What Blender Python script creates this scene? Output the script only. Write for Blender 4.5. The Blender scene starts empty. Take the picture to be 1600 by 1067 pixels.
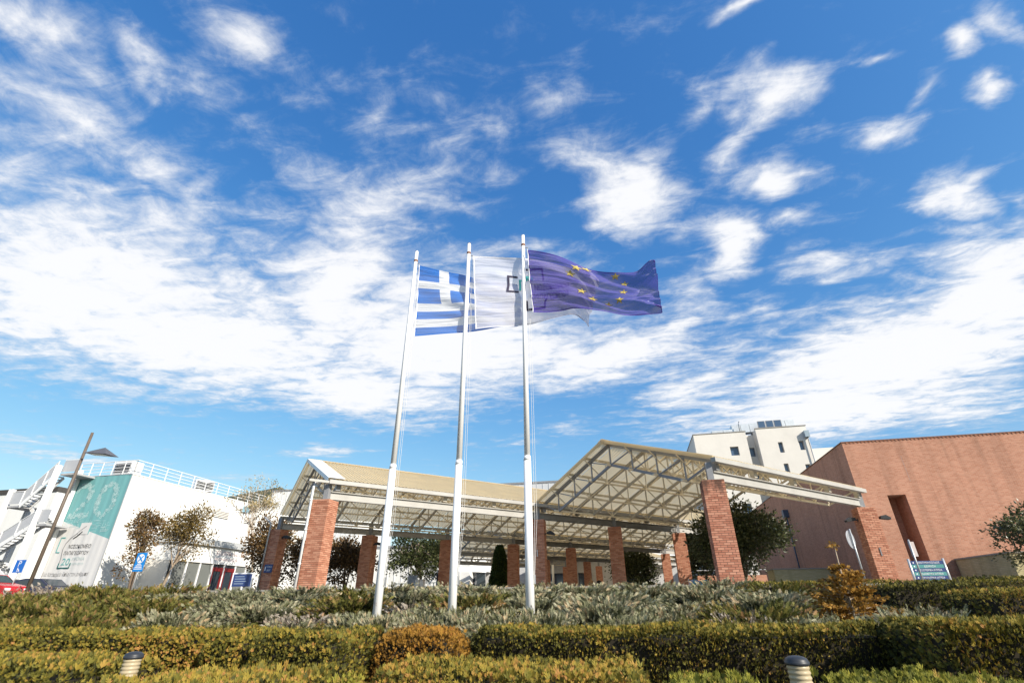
import bpy, math, random
import numpy as np
from mathutils import Vector, Matrix

random.seed(7)
RNG = np.random.default_rng(11)
R = math.radians
SC = bpy.context.scene
COL = SC.collection

# ------------------------------------------------------------------ camera
cam_d = bpy.data.cameras.new('camera')
cam = bpy.data.objects.new('camera', cam_d)
COL.objects.link(cam)
cam_d.sensor_width = 36.0
cam_d.lens = 758.6 / 1600 * 36.0
cam_d.clip_start = 0.05
cam_d.clip_end = 6000
cam.matrix_world = (Matrix.Translation((0, 0, 1.6)) @ Matrix.Rotation(R(12.4), 4, 'Z')
                    @ Matrix.Rotation(R(90 + 28.265), 4, 'X') @ Matrix.Rotation(R(-0.3), 4, 'Z'))
SC.camera = cam

# ------------------------------------------------------------------ light
SUN_A, SUN_E = R(32), R(30)
sun_dir = Vector((math.cos(SUN_A) * math.cos(SUN_E), -math.sin(SUN_A) * math.cos(SUN_E), math.sin(SUN_E)))
sun_d = bpy.data.lights.new('sun', 'SUN')
sun_d.energy = 4.6
sun_d.angle = R(0.55)
sun_d.color = (1.0, 0.92, 0.80)
sun = bpy.data.objects.new('sun', sun_d)
COL.objects.link(sun)
sun.rotation_euler = sun_dir.to_track_quat('Z', 'Y').to_euler()

SC.view_settings.view_transform = 'Standard'
SC.view_settings.look = 'None'
SC.view_settings.exposure = 0.65
SC.view_settings.gamma = 1.0
SC.view_settings.use_curve_mapping = False

# ------------------------------------------------------------------ sky with clouds
BLOBS = [(-1.914, 1.137, 2.664, 1.409, 0.781, 1.15), (-1.695, 1.556, 3.054, 1.179, 0.971, 1.21), (-0.985, 1.351, 2.193, 1.22, 0.359, 1.09), (-0.693, 1.82, 2.972, 1.017, 0.888, 1.26), (-1.317, 2.17, -2.321, 0.966, 0.82, 1.03), (-1.772, 0.686, 2.699, 0.77, 0.262, 0.76), (-1.491, 0.961, 2.226, 0.433, 0.412, 0.66), (-1.033, 0.353, -3.023, 0.195, 0.146, 0.71), (-0.881, 0.421, -2.088, 0.107, 0.104, 0.71), (-0.632, 0.45, -2.975, 0.14, 0.12, 0.71), (-1.229, 0.488, -2.887, 0.252, 0.185, 0.71), (-1.046, 0.641, -1.929, 0.32, 0.223, 0.59), (-0.984, 0.742, -1.293, 0.253, 0.172, 0.52), (-0.804, 0.906, 2.682, 0.352, 0.143, 0.47), (-0.833, 0.512, 2.835, 0.152, 0.106, 0.38), (-0.537, 0.619, 2.341, 0.156, 0.1, 0.47), (-0.349, 0.653, -2.605, 0.157, 0.126, 0.52), (-0.245, 0.737, -2.475, 0.133, 0.088, 0.47), (-0.058, 0.77, 2.922, 0.131, 0.099, 0.52), (-0.005, 0.699, 3.002, 0.155, 0.099, 0.38), (-0.658, 0.863, 2.3, 0.193, 0.123, 0.47), (-0.453, 1.013, 2.797, 0.121, 0.059, 0.57), (-0.198, 1.19, -2.859, 0.152, 0.117, 0.57), (0.092, 1.058, 1.337, 0.342, 0.174, 1.09), (0.006, 0.9, 1.111, 0.136, 0.117, 0.52), (0.377, 0.825, 0.886, 0.147, 0.13, 0.9), (0.346, 0.988, 1.948, 0.146, 0.092, 0.66), (0.504, 1.107, -2.675, 0.211, 0.115, 1.04), (0.413, 1.379, 1.202, 0.305, 0.174, 1.04), (0.582, 1.321, -3.015, 0.159, 0.101, 0.57), (0.237, 0.837, 2.665, 0.102, 0.054, 0.47), (0.796, 1.536, -3.078, 0.197, 0.168, 0.76), (1.002, 1.265, 0.889, 0.209, 0.097, 0.95), (1.036, 1.44, -2.606, 0.174, 0.082, 0.66), (0.595, 1.849, -2.802, 0.206, 0.141, 0.76), (1.335, 2.426, 2.486, 1.231, 0.982, 1.32), (1.47, 1.915, 0.953, 0.84, 0.435, 1.26), (1.266, 3.079, 2.994, 1.453, 1.047, 1.15), (0.443, 2.493, 1.903, 0.827, 0.506, 0.76), (-0.027, 2.04, 2.723, 0.743, 0.575, 1.09), (0.269, 1.784, 1.949, 0.296, 0.223, 0.76), (0.322, 1.564, 1.329, 0.249, 0.134, 0.66), (-0.251, 3.064, -2.762, 0.316, 0.228, 0.57), (-2.179, 3.196, -2.987, 0.543, 0.238, 0.71), (0.3, 0.604, -3.095, 0.063, 0.038, 0.81), (0.592, 0.782, -2.993, 0.071, 0.031, 0.62), (0.797, 0.813, 0.829, 0.102, 0.057, 0.9), (0.874, 0.796, 0.769, 0.152, 0.053, 0.66), (0.887, 0.957, -2.429, 0.101, 0.047, 0.81), (0.737, 1.025, 1.051, 0.104, 0.083, 0.71), (0.765, 0.913, 0.882, 0.08, 0.039, 0.62), (0.528, 0.988, 0.685, 0.078, 0.064, 0.43), (0.75, 3.196, -2.524, 0.674, 0.429, 0.76), (-4.082, 2.907, -2.549, 0.852, 0.402, 0.57), (-3.926, 2.509, -2.648, 0.541, 0.279, 0.47), (-3.458, 3.727, -2.949, 0.857, 0.248, 0.47), (-0.724, 3.274, -2.903, 0.508, 0.233, 0.33), (2.015, 3.256, -2.809, 0.809, 0.668, 0.76), (-2.528, 1.842, -2.103, 0.541, 0.4, 0.57), (1.179, 1.305, 0.903, 0.182, 0.062, 0.57)]
world = bpy.data.worlds.new('World')
SC.world = world
world.use_nodes = True
nt = world.node_tree
nt.nodes.clear()
N = nt.nodes.new
def LK(a, b): nt.links.new(a, b)
wout = N('ShaderNodeOutputWorld')
bg = N('ShaderNodeBackground')
bg.inputs['Strength'].default_value = 0.15
LK(bg.outputs[0], wout.inputs[0])
sky = N('ShaderNodeTexSky')
sky.sky_type = 'NISHITA'
sky.sun_disc = False
sky.sun_elevation = SUN_E
sky.sun_rotation = R(122)
sky.air_density = 1.0
sky.dust_density = 0.6
sky.ozone_density = 2.2
tc = N('ShaderNodeTexCoord')
sep = N('ShaderNodeSeparateXYZ'); LK(tc.outputs['Generated'], sep.inputs[0])
def M(op, a, b=None, c=None, clamp=False):
    n = N('ShaderNodeMath'); n.operation = op; n.use_clamp = clamp
    for i, v in enumerate((a, b, c)):
        if v is None: continue
        if isinstance(v, (int, float)): n.inputs[i].default_value = v
        else: LK(v, n.inputs[i])
    return n.outputs[0]
zz = M('MAXIMUM', sep.outputs[2], 0.05)
px = M('DIVIDE', sep.outputs[0], zz)
py = M('DIVIDE', sep.outputs[1], zz)
cmb = N('ShaderNodeCombineXYZ'); LK(px, cmb.inputs[0]); LK(py, cmb.inputs[1])
P2 = cmb.outputs[0]
# large wobble so that cloud outlines are not elliptical
wn = N('ShaderNodeTexNoise'); wn.inputs['Scale'].default_value = 2.2; wn.inputs['Detail'].default_value = 5
LK(P2, wn.inputs['Vector'])
ws = N('ShaderNodeVectorMath'); ws.operation = 'SUBTRACT'; LK(wn.outputs['Color'], ws.inputs[0]); ws.inputs[1].default_value = (.5, .5, .5)
wm = N('ShaderNodeVectorMath'); wm.operation = 'MULTIPLY_ADD'
LK(ws.outputs[0], wm.inputs[0]); wm.inputs[1].default_value = (.5, .5, 0); LK(P2, wm.inputs[2])
PW = wm.outputs[0]
cov = M('MULTIPLY', sep.outputs[2], 0.0)
NROT = 8
rots = {}
for cx, cy, rot, ra, rb, amp in BLOBS:
    k = round((rot % math.pi)/math.pi*NROT) % NROT; ang = k*math.pi/NROT
    if k not in rots:
        mp = N('ShaderNodeMapping'); mp.inputs['Rotation'].default_value = (0, 0, -ang); LK(PW, mp.inputs['Vector']); rots[k] = mp.outputs[0]
    c_, s_ = math.cos(-ang), math.sin(-ang); qx, qy = cx*c_ - cy*s_, cx*s_ + cy*c_
    ma = N('ShaderNodeVectorMath'); ma.operation = 'MULTIPLY_ADD'; LK(rots[k], ma.inputs[0])
    ma.inputs[1].default_value = (1/ra, 1/rb, 0); ma.inputs[2].default_value = (-qx/ra, -qy/rb, 0)
    ln = N('ShaderNodeVectorMath'); ln.operation = 'LENGTH'; LK(ma.outputs[0], ln.inputs[0])
    v = M('MULTIPLY_ADD', ln.outputs['Value'], -amp, amp)
    cov = M('MAXIMUM', cov, v)
# the same broken cloud field goes on outside the view (behind and overhead)
gen = N('ShaderNodeTexNoise'); gen.inputs['Scale'].default_value = 0.9; gen.inputs['Detail'].default_value = 2
LK(P2, gen.inputs['Vector'])
behind = M('MULTIPLY', M('MULTIPLY_ADD', py, -2.0, 0.6, clamp=True), M('MULTIPLY', M('SUBTRACT', gen.outputs[0], 0.38, clamp=True), 2.4))
cov = M('MAXIMUM', cov, behind)
n1 = N('ShaderNodeTexNoise'); n1.noise_dimensions = '3D'
n1.inputs['Scale'].default_value = 5.6; n1.inputs['Detail'].default_value = 9; n1.inputs['Roughness'].default_value = 0.6
n1.inputs['Distortion'].default_value = 0.55
mp1 = N('ShaderNodeMapping'); mp1.inputs['Rotation'].default_value = (0, 0, R(-28)); mp1.inputs['Scale'].default_value = (.85, 1.7, 1)
LK(P2, mp1.inputs['Vector']); LK(mp1.outputs[0], n1.inputs['Vector'])
n2 = N('ShaderNodeTexNoise'); n2.inputs['Scale'].default_value = 15.0; n2.inputs['Detail'].default_value = 6; n2.inputs['Roughness'].default_value = .7
n2.inputs['Distortion'].default_value = 0.5
LK(P2, n2.inputs['Vector'])
d = M('MULTIPLY_ADD', M('SUBTRACT', n1.outputs[0], 0.5), 2.45, M('MULTIPLY', cov, 1.7))
d = M('MULTIPLY_ADD', M('SUBTRACT', n2.outputs[0], 0.5), 1.0, d)
mr = N('ShaderNodeMapRange'); mr.interpolation_type = 'SMOOTHSTEP'
mr.inputs['From Min'].default_value = 0.08; mr.inputs['From Max'].default_value = 1.6
LK(d, mr.inputs['Value'])
alpha = M('MULTIPLY', mr.outputs[0], M('MULTIPLY', M('SUBTRACT', sep.outputs[2], 0.03), 14.0, clamp=True))
alpha = M('MULTIPLY', alpha, 0.97)
cr = N('ShaderNodeMapRange'); cr.inputs['From Min'].default_value = 0.4; cr.inputs['From Max'].default_value = 1.3
LK(d, cr.inputs['Value'])
cc = N('ShaderNodeMix'); cc.data_type = 'RGBA'
cc.inputs[6].default_value = (2.6, 2.95, 3.4, 1)
cc.inputs[7].default_value = (4.25, 4.27, 4.35, 1)
LK(cr.outputs[0], cc.inputs[0])
# deepen the clear blue a little (polarised look of the photograph)
hs = N('ShaderNodeHueSaturation'); hs.inputs['Saturation'].default_value = 1.15
skt = N('ShaderNodeMix'); skt.data_type = 'RGBA'; skt.blend_type = 'MULTIPLY'; skt.inputs[0].default_value = 1.0; skt.inputs[7].default_value = (.80, .92, 1.12, 1)
LK(sky.outputs[0], skt.inputs[6]); LK(skt.outputs[2], hs.inputs['Color'])
sp_ = N('ShaderNodeSeparateColor'); LK(hs.outputs[0], sp_.inputs[0])
rr_ = M('MULTIPLY', M('POWER', M('MULTIPLY', sp_.outputs[0], .2354), 1.2), 1.65/.2354)
rr_ = M('DIVIDE', rr_, M('MULTIPLY_ADD', rr_, .14, 1.0))
gg_ = M('DIVIDE', M('MULTIPLY', sp_.outputs[1], 1.13), M('MULTIPLY_ADD', sp_.outputs[1], .104, 1.0))
bb_ = M('DIVIDE', M('MULTIPLY', sp_.outputs[2], 1.53), M('MULTIPLY_ADD', sp_.outputs[2], .234, 1.0))
cb_ = N('ShaderNodeCombineColor'); LK(rr_, cb_.inputs[0]); LK(gg_, cb_.inputs[1]); LK(bb_, cb_.inputs[2])
smix = N('ShaderNodeMix'); smix.data_type = 'RGBA'
LK(alpha, smix.inputs[0]); LK(cb_.outputs[0], smix.inputs[6]); LK(cc.outputs[2], smix.inputs[7])
LK(smix.outputs[2], bg.inputs['Color'])

# ------------------------------------------------------------------ materials
MATS = {}
def pmat(name, base, rough=0.6, var=0.12, scale=4.0, bump=0.0, metallic=0.0, col2=None, detail=6, bscale=None, spec=0.4, streak=0.0, transl=None):
    if name in MATS: return MATS[name]
    m = bpy.data.materials.new(name); m.use_nodes = True
    t = m.node_tree; b = t.nodes['Principled BSDF']
    b.inputs['Roughness'].default_value = rough
    b.inputs['Metallic'].default_value = metallic
    b.inputs['Specular IOR Level'].default_value = spec
    geo = t.nodes.new('ShaderNodeNewGeometry')
    no = t.nodes.new('ShaderNodeTexNoise'); no.inputs['Scale'].default_value = scale; no.inputs['Detail'].default_value = detail
    no.inputs['Roughness'].default_value = 0.65
    if streak:
        mpn = t.nodes.new('ShaderNodeMapping'); mpn.inputs['Scale'].default_value = (1, 1, streak)
        t.links.new(geo.outputs['Position'], mpn.inputs[0]); t.links.new(mpn.outputs[0], no.inputs['Vector'])
    else:
        t.links.new(geo.outputs['Position'], no.inputs['Vector'])
    mr = t.nodes.new('ShaderNodeMapRange'); mr.inputs['From Min'].default_value = .3; mr.inputs['From Max'].default_value = .72
    t.links.new(no.outputs[0], mr.inputs['Value'])
    mx = t.nodes.new('ShaderNodeMix'); mx.data_type = 'RGBA'
    c2 = col2 if col2 else tuple(min(1, c * (1 + var)) for c in base)
    c1 = base if col2 else tuple(c * (1 - var) for c in base)
    mx.inputs[6].default_value = (*c1, 1); mx.inputs[7].default_value = (*c2, 1)
    t.links.new(mr.outputs[0], mx.inputs[0]); t.links.new(mx.outputs[2], b.inputs['Base Color'])
    if bump:
        bn = t.nodes.new('ShaderNodeTexNoise'); bn.inputs['Scale'].default_value = bscale or scale * 6; bn.inputs['Detail'].default_value = 5
        t.links.new(geo.outputs['Position'], bn.inputs['Vector'])
        bp = t.nodes.new('ShaderNodeBump'); bp.inputs['Strength'].default_value = bump; bp.inputs['Distance'].default_value = 0.02
        t.links.new(bn.outputs[0], bp.inputs['Height']); t.links.new(bp.outputs[0], b.inputs['Normal'])
    if transl:
        tr = t.nodes.new('ShaderNodeBsdfTranslucent'); t.links.new(mx.outputs[2], tr.inputs[0])
        ms = t.nodes.new('ShaderNodeMixShader'); ms.inputs[0].default_value = transl
        t.links.new(b.outputs[0], ms.inputs[1]); t.links.new(tr.outputs[0], ms.inputs[2])
        t.links.new(ms.outputs[0], t.nodes['Material Output'].inputs[0])
    MATS[name] = m
    return m

def tint_mat(name, stops, rough=0.65, transl=0.25, objrand=False, spec=0.25, patch=None):
    """colour from the per-leaf attribute 'tint' through a ramp"""
    if name in MATS: return MATS[name]
    m = bpy.data.materials.new(name); m.use_nodes = True
    t = m.node_tree; b = t.nodes['Principled BSDF']
    b.inputs['Roughness'].default_value = rough; b.inputs['Specular IOR Level'].default_value = spec
    if objrand:
        a = t.nodes.new('ShaderNodeObjectInfo'); fac = a.outputs['Random']
    else:
        a = t.nodes.new('ShaderNodeAttribute'); a.attribute_name = 'tint'; fac = a.outputs['Fac']
    rp = t.nodes.new('ShaderNodeValToRGB')
    cr = rp.color_ramp
    while len(cr.elements) < len(stops): cr.elements.new(0.5)
    for e, (p, c) in zip(cr.elements, stops): e.position = p; e.color = (*c, 1)
    t.links.new(fac, rp.inputs[0]); t.links.new(rp.outputs[0], b.inputs['Base Color'])
    if transl:
        tr = t.nodes.new('ShaderNodeBsdfTranslucent'); t.links.new(rp.outputs[0], tr.inputs[0])
        ms = t.nodes.new('ShaderNodeMixShader'); ms.inputs[0].default_value = transl
        t.links.new(b.outputs[0], ms.inputs[1]); t.links.new(tr.outputs[0], ms.inputs[2])
        t.links.new(ms.outputs[0], t.nodes['Material Output'].inputs[0])
    MATS[name] = m
    return m

def brick_mat(name, c1, c2, mortar, axis, course=0.077, length=0.226, soot=False):
    """small far bricks: axis 'x' for a wall in the XZ plane, 'y' for the YZ plane"""
    m = bpy.data.materials.new(name); m.use_nodes = True
    t = m.node_tree; b = t.nodes['Principled BSDF']; b.inputs['Roughness'].default_value = .85; b.inputs['Specular IOR Level'].default_value = .2
    g = t.nodes.new('ShaderNodeNewGeometry'); s = t.nodes.new('ShaderNodeSeparateXYZ'); t.links.new(g.outputs['Position'], s.inputs[0])
    c = t.nodes.new('ShaderNodeCombineXYZ'); t.links.new(s.outputs[0 if axis == 'x' else 1], c.inputs[0]); t.links.new(s.outputs[2], c.inputs[1])
    br = t.nodes.new('ShaderNodeTexBrick'); t.links.new(c.outputs[0], br.inputs['Vector'])
    br.inputs['Scale'].default_value = 1.0; br.inputs['Brick Width'].default_value = length; br.inputs['Row Height'].default_value = course
    br.inputs['Mortar Size'].default_value = 0.007; br.inputs['Mortar Smooth'].default_value = .2; br.inputs['Bias'].default_value = 0.0
    br.inputs['Color1'].default_value = (*c1, 1); br.inputs['Color2'].default_value = (*c2, 1); br.inputs['Mortar'].default_value = (*mortar, 1)
    no = t.nodes.new('ShaderNodeTexNoise'); no.inputs['Scale'].default_value = .45; no.inputs['Detail'].default_value = 7; no.inputs['Roughness'].default_value = .6
    t.links.new(g.outputs['Position'], no.inputs['Vector'])
    mr = t.nodes.new('ShaderNodeMapRange'); mr.inputs['From Min'].default_value = .3; mr.inputs['From Max'].default_value = .7; mr.inputs['To Min'].default_value = .9; mr.inputs['To Max'].default_value = 1.1
    t.links.new(no.outputs[0], mr.inputs['Value'])
    mp = t.nodes.new('ShaderNodeMapping'); mp.inputs['Scale'].default_value = (1.6, 1.6, .10); t.links.new(g.outputs['Position'], mp.inputs[0])
    n3 = t.nodes.new('ShaderNodeTexNoise'); n3.inputs['Scale'].default_value = 1.0; n3.inputs['Detail'].default_value = 5; t.links.new(mp.outputs[0], n3.inputs['Vector'])
    m3 = t.nodes.new('ShaderNodeMapRange'); m3.inputs['From Min'].default_value = .52; m3.inputs['From Max'].default_value = .8; m3.inputs['To Min'].default_value = 1.0; m3.inputs['To Max'].default_value = .62; t.links.new(n3.outputs[0], m3.inputs['Value'])
    m4 = t.nodes.new('ShaderNodeMath'); m4.operation = 'MULTIPLY'; t.links.new(mr.outputs[0], m4.inputs[0]); t.links.new(m3.outputs[0], m4.inputs[1])
    mx = t.nodes.new('ShaderNodeMix'); mx.data_type = 'RGBA'; mx.blend_type = 'MULTIPLY'; mx.inputs[0].default_value = 1
    t.links.new(br.outputs[0], mx.inputs[6]); t.links.new(m4.outputs[0], mx.inputs[7]); t.links.new(mx.outputs[2], b.inputs['Base Color'])
    bp = t.nodes.new('ShaderNodeBump'); bp.invert = True; bp.inputs['Strength'].default_value = .6; bp.inputs['Distance'].default_value = .01
    t.links.new(br.outputs['Fac'], bp.inputs['Height']); t.links.new(bp.outputs[0], b.inputs['Normal'])
    return m

def glass_mat(name, col=(.03, .04, .05), rough=.06):
    if name in MATS: return MATS[name]
    m = bpy.data.materials.new(name); m.use_nodes = True
    b = m.node_tree.nodes['Principled BSDF']
    b.inputs['Base Color'].default_value = (*col, 1); b.inputs['Roughness'].default_value = rough; b.inputs['Specular IOR Level'].default_value = .8
    t = m.node_tree
    n = t.nodes.new('ShaderNodeTexNoise'); n.inputs['Scale'].default_value = 1.5
    bp = t.nodes.new('ShaderNodeBump'); bp.inputs['Strength'].default_value = .05; t.links.new(n.outputs[0], bp.inputs['Height']); t.links.new(bp.outputs[0], b.inputs['Normal'])
    MATS[name] = m
    return m

WHITE = pmat('white_render', (.72, .715, .69), .8, .05, .6, .25, bscale=14, streak=.25)
WPAINT = pmat('white_paint_steel', (.74, .74, .74), .4, .06, 3.0, streak=.2)
CREAMW = pmat('cream_render', (.66, .63, .58), .85, .06, .35, .5, bscale=3.0)
STEEL = pmat('grey_painted_steel', (.46, .42, .35), .5, .15, 3)
DSTEEL = pmat('dark_grey_steel', (.23, .235, .25), .45, .12, 3)
PURLIN = pmat('beige_painted_steel', (.62, .55, .42), .5, .12, 2)
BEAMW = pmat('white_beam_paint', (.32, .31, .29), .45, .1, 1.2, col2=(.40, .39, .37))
PANELM = pmat('cream_roof_sheet', (.85, .73, .50), .55, .06, .9, transl=.56)
VERGE = pmat('white_verge_sheet', (.82, .82, .81), .4, .04, 2)
MORTAR = pmat('mortar', (.25, .185, .14), .95, .15, 9, .3)
BRICKT = tint_mat('pillar_brick_batch', [(0, (.35, .14, .085)), (.5, (.455, .205, .13)), (1, (.53, .265, .175))], .85, 0)
BRICKO = tint_mat('pillar_brick', [(0, (.33, .13, .082)), (.5, (.445, .195, .13)), (1, (.53, .265, .18))], .85, 0, objrand=True)
ALU = pmat('aluminium', (.55, .56, .57), .35, .05, 5, metallic=.6)
GALV = pmat('galvanised_steel', (.42, .43, .44), .45, .1, 6, metallic=.5)
BLACK = pmat('black_plastic', (.02, .02, .022), .5, .2, 8)
ASPH = pmat('asphalt', (.06, .06, .062), .9, .2, 3, .3)
PAVE = pmat('paving', (.30, .28, .25), .85, .12, 1.5, .2)
SOIL = pmat('soil', (.07, .05, .032), .95, .3, 3, .6, col2=(.05, .045, .02))
BARK = pmat('bark', (.16, .115, .08), .95, .3, 9, .8, bscale=24)
PALEBARK = pmat('pale_bark', (.34, .27, .20), .95, .25, 9, .7, bscale=24)
GLASS = glass_mat('dark_glass')
GLASSB = glass_mat('blue_glass', (.06, .10, .17))
BLUE = pmat('sign_blue', (.012, .13, .50), .35, .05, 2)
NAVY = pmat('sign_navy', (.03, .055, .17), .4, .06, 2)
TEAL = pmat('sign_teal', (.08, .26, .25), .4, .06, 2)
PWHITE = pmat('print_white', (.82, .82, .82), .5, .03, 2)
PBLACK = pmat('print_black', (.03, .03, .035), .5, .05, 2)
PGREY = pmat('print_grey', (.22, .22, .23), .5, .05, 2)

# ------------------------------------------------------------------ object helpers
class MB:
    def __init__(s): s.v = []; s.f = []; s.mi = []; s.cur = 0
    def quad(s, a, b, c, d):
        n = len(s.v); s.v += [tuple(a), tuple(b), tuple(c), tuple(d)]; s.f.append((n, n+1, n+2, n+3)); s.mi.append(s.cur); return s
    def poly(s, pts):
        n = len(s.v); s.v += [tuple(p) for p in pts]; s.f.append(tuple(range(n, n+len(pts)))); s.mi.append(s.cur); return s
    def box(s, x0, x1, y0, y1, z0, z1):
        n = len(s.v)
        s.v += [(x0,y0,z0),(x1,y0,z0),(x1,y1,z0),(x0,y1,z0),(x0,y0,z1),(x1,y0,z1),(x1,y1,z1),(x0,y1,z1)]
        for q in ((0,3,2,1),(4,5,6,7),(0,1,5,4),(1,2,6,5),(2,3,7,6),(3,0,4,7)): s.f.append(tuple(n+i for i in q)); s.mi.append(s.cur)
        return s
    def bar(s, p0, p1, w, h=None, up=(0, 0, 1)):
        h = h or w
        a, b = Vector(p0), Vector(p1); d = (b - a).normalized(); u = Vector(up)
        if abs(d.dot(u)) > .98: u = Vector((1, 0, 0))
        x = d.cross(u).normalized(); y = x.cross(d).normalized()
        n = len(s.v)
        for p in (a, b):
            for sx, sy in ((-1,-1),(1,-1),(1,1),(-1,1)): s.v.append(tuple(p + x*(sx*w/2) + y*(sy*h/2)))
        for q in ((0,1,2,3),(7,6,5,4),(0,4,5,1),(1,5,6,2),(2,6,7,3),(3,7,4,0)): s.f.append(tuple(n+i for i in q)); s.mi.append(s.cur)
        return s
    def tube(s, pts, rads, n=8, cap=True):
        pts = [Vector(p) for p in pts]
        if isinstance(rads, (int, float)): rads = [rads] * len(pts)
        base = len(s.v)
        for i, p in enumerate(pts):
            d = (pts[min(i+1, len(pts)-1)] - pts[max(i-1, 0)]).normalized()
            u = Vector((0, 0, 1)) if abs(d.z) < .95 else Vector((1, 0, 0))
            x = d.cross(u).normalized(); y = d.cross(x).normalized()
            for k in range(n):
                a = 2*math.pi*k/n; s.v.append(tuple(p + x*(math.cos(a)*rads[i]) + y*(math.sin(a)*rads[i])))
        for i in range(len(pts)-1):
            for k in range(n):
                k2 = (k+1) % n
                s.f.append((base+i*n+k, base+(i+1)*n+k, base+(i+1)*n+k2, base+i*n+k2)); s.mi.append(s.cur)
        if cap:
            s.f.append(tuple(base+k for k in range(n))); s.mi.append(s.cur)
            s.f.append(tuple(base+(len(pts)-1)*n+k for k in reversed(range(n)))); s.mi.append(s.cur)
        return s
    def lathe(s, prof, n=20, c=(0, 0, 0)):
        base = len(s.v)
        for r, z in prof:
            for k in range(n):
                a = 2*math.pi*k/n; s.v.append((c[0]+r*math.cos(a), c[1]+r*math.sin(a), c[2]+z))
        for i in range(len(prof)-1):
            for k in range(n):
                k2 = (k+1) % n
                s.f.append((base+i*n+k, base+i*n+k2, base+(i+1)*n+k2, base+(i+1)*n+k)); s.mi.append(s.cur)
        return s
    def build(s, name, mat, parent=None, loc=(0,0,0), smooth=False, kind=None):
        me = bpy.data.meshes.new(name); me.from_pydata(s.v, [], s.f)
        for mm in (mat if isinstance(mat, (list, tuple)) else [mat]): me.materials.append(mm)
        if any(s.mi): me.polygons.foreach_set('material_index', s.mi)
        if smooth: me.polygons.foreach_set('use_smooth', [True]*len(me.polygons))
        me.update()
        return link(name, me, parent, loc, kind=kind)

def link(name, me, parent=None, loc=(0,0,0), rot=(0,0,0), kind=None):
    o = bpy.data.objects.new(name, me); COL.objects.link(o)
    o.location = loc; o.rotation_euler = rot
    if parent is not None: o.parent = parent
    if kind: o['kind'] = kind
    return o

def thing(name, label, cat, loc=(0,0,0), rotz=0.0, group=None):
    o = bpy.data.objects.new(name, None); COL.objects.link(o)
    o.empty_display_size = .2
    o.location = loc; o.rotation_euler = (0, 0, rotz)
    return tag(o, label, cat, group)
def tag(o, label, cat, group=None):
    o['label'] = label; o['category'] = cat
    if group: o['group'] = group
    return o
def struct(o): o['kind'] = 'structure'; return o
def box(name, mat, x0, x1, y0, y1, z0, z1, parent=None, kind=None): return MB().box(x0,x1,y0,y1,z0,z1).build(name, mat, parent, kind=kind)

def bevel(o, w=.01, seg=2):
    b = o.modifiers.new('bevel', 'BEVEL'); b.width = w; b.segments = seg; b.limit_method = 'ANGLE'; return o

def text_verts(body, size=1.0, shear=0.0, align='LEFT', spacing=1.0):
    c = bpy.data.curves.new('txt', 'FONT'); c.body = body; c.size = size; c.shear = shear; c.align_x = align; c.resolution_u = 3; c.space_character = spacing
    o = bpy.data.objects.new('txt', c); COL.objects.link(o)
    dg = bpy.context.evaluated_depsgraph_get()
    ev = o.evaluated_get(dg); me = ev.to_mesh()
    v = [tuple(p.co) for p in me.vertices]; f = [tuple(p.vertices) for p in me.polygons]
    ev.to_mesh_clear(); bpy.data.objects.remove(o); bpy.data.curves.remove(c)
    return v, f
def text(name, body, mat, parent, size, org, xd=(1,0,0), yd=(0,0,1), shear=0.0, align='LEFT', spacing=1.0, width=None):
    v, f = text_verts(body, size, shear, align, spacing)
    k = 1.0
    if width:
        xs = [p[0] for p in v]; k = width / (max(xs) - min(xs))
    o_, x_, y_ = Vector(org), Vector(xd), Vector(yd)
    mb = MB(); mb.v = [tuple(o_ + x_*(p[0]*k) + y_*p[1]) for p in v]; mb.f = f; mb.mi = [0]*len(f)
    return mb.build(name, mat, parent)

# leaves, sprays: many small faces in one mesh, one tint per piece
def scatter(P, D, S, tv, tf, tint, roll=None, upref=None):
    n = len(P); tv = np.array(tv, float); k = len(tv)
    D = D / (np.linalg.norm(D, axis=1, keepdims=True) + 1e-9)
    ref = RNG.normal(size=(n, 3)) if upref is None else upref + RNG.normal(size=(n, 3)) * .35
    X = np.cross(D, ref); X /= (np.linalg.norm(X, axis=1, keepdims=True) + 1e-9)
    Y = np.cross(D, X)
    S = np.asarray(S).reshape(n, 1, 1)
    V = P[:, None, :] + S * (tv[None, :, 0, None]*X[:, None, :] + tv[None, :, 1, None]*Y[:, None, :] + tv[None, :, 2, None]*D[:, None, :])
    tf = np.array(tf); F = (tf[None] + (np.arange(n)*k)[:, None, None]).reshape(-1, tf.shape[1])
    return V.reshape(-1, 3), F, np.repeat(tint, len(tf))
def mesh_np(name, V, F, tint, mat):
    me = bpy.data.meshes.new(name)
    nv, nf, w = len(V), len(F), F.shape[1]
    me.vertices.add(nv); me.vertices.foreach_set('co', V.astype(np.float32).ravel())
    me.loops.add(nf*w); me.loops.foreach_set('vertex_index', F.astype(np.int32).ravel())
    me.polygons.add(nf); me.polygons.foreach_set('loop_start', (np.arange(nf)*w).astype(np.int32)); me.polygons.foreach_set('loop_total', np.full(nf, w, np.int32))
    me.update(calc_edges=True)
    a = me.attributes.new('tint', 'FLOAT', 'FACE'); a.data.foreach_set('value', np.clip(tint, 0, 1).astype(np.float32))
    me.shade_flat()
    me.materials.append(mat)
    return me
def cat(parts):
    V, F, T, o = [], [], [], 0
    for v, f, t in parts: V.append(v); F.append(f + o); T.append(t); o += len(v)
    return np.concatenate(V), np.concatenate(F), np.concatenate(T)

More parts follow.
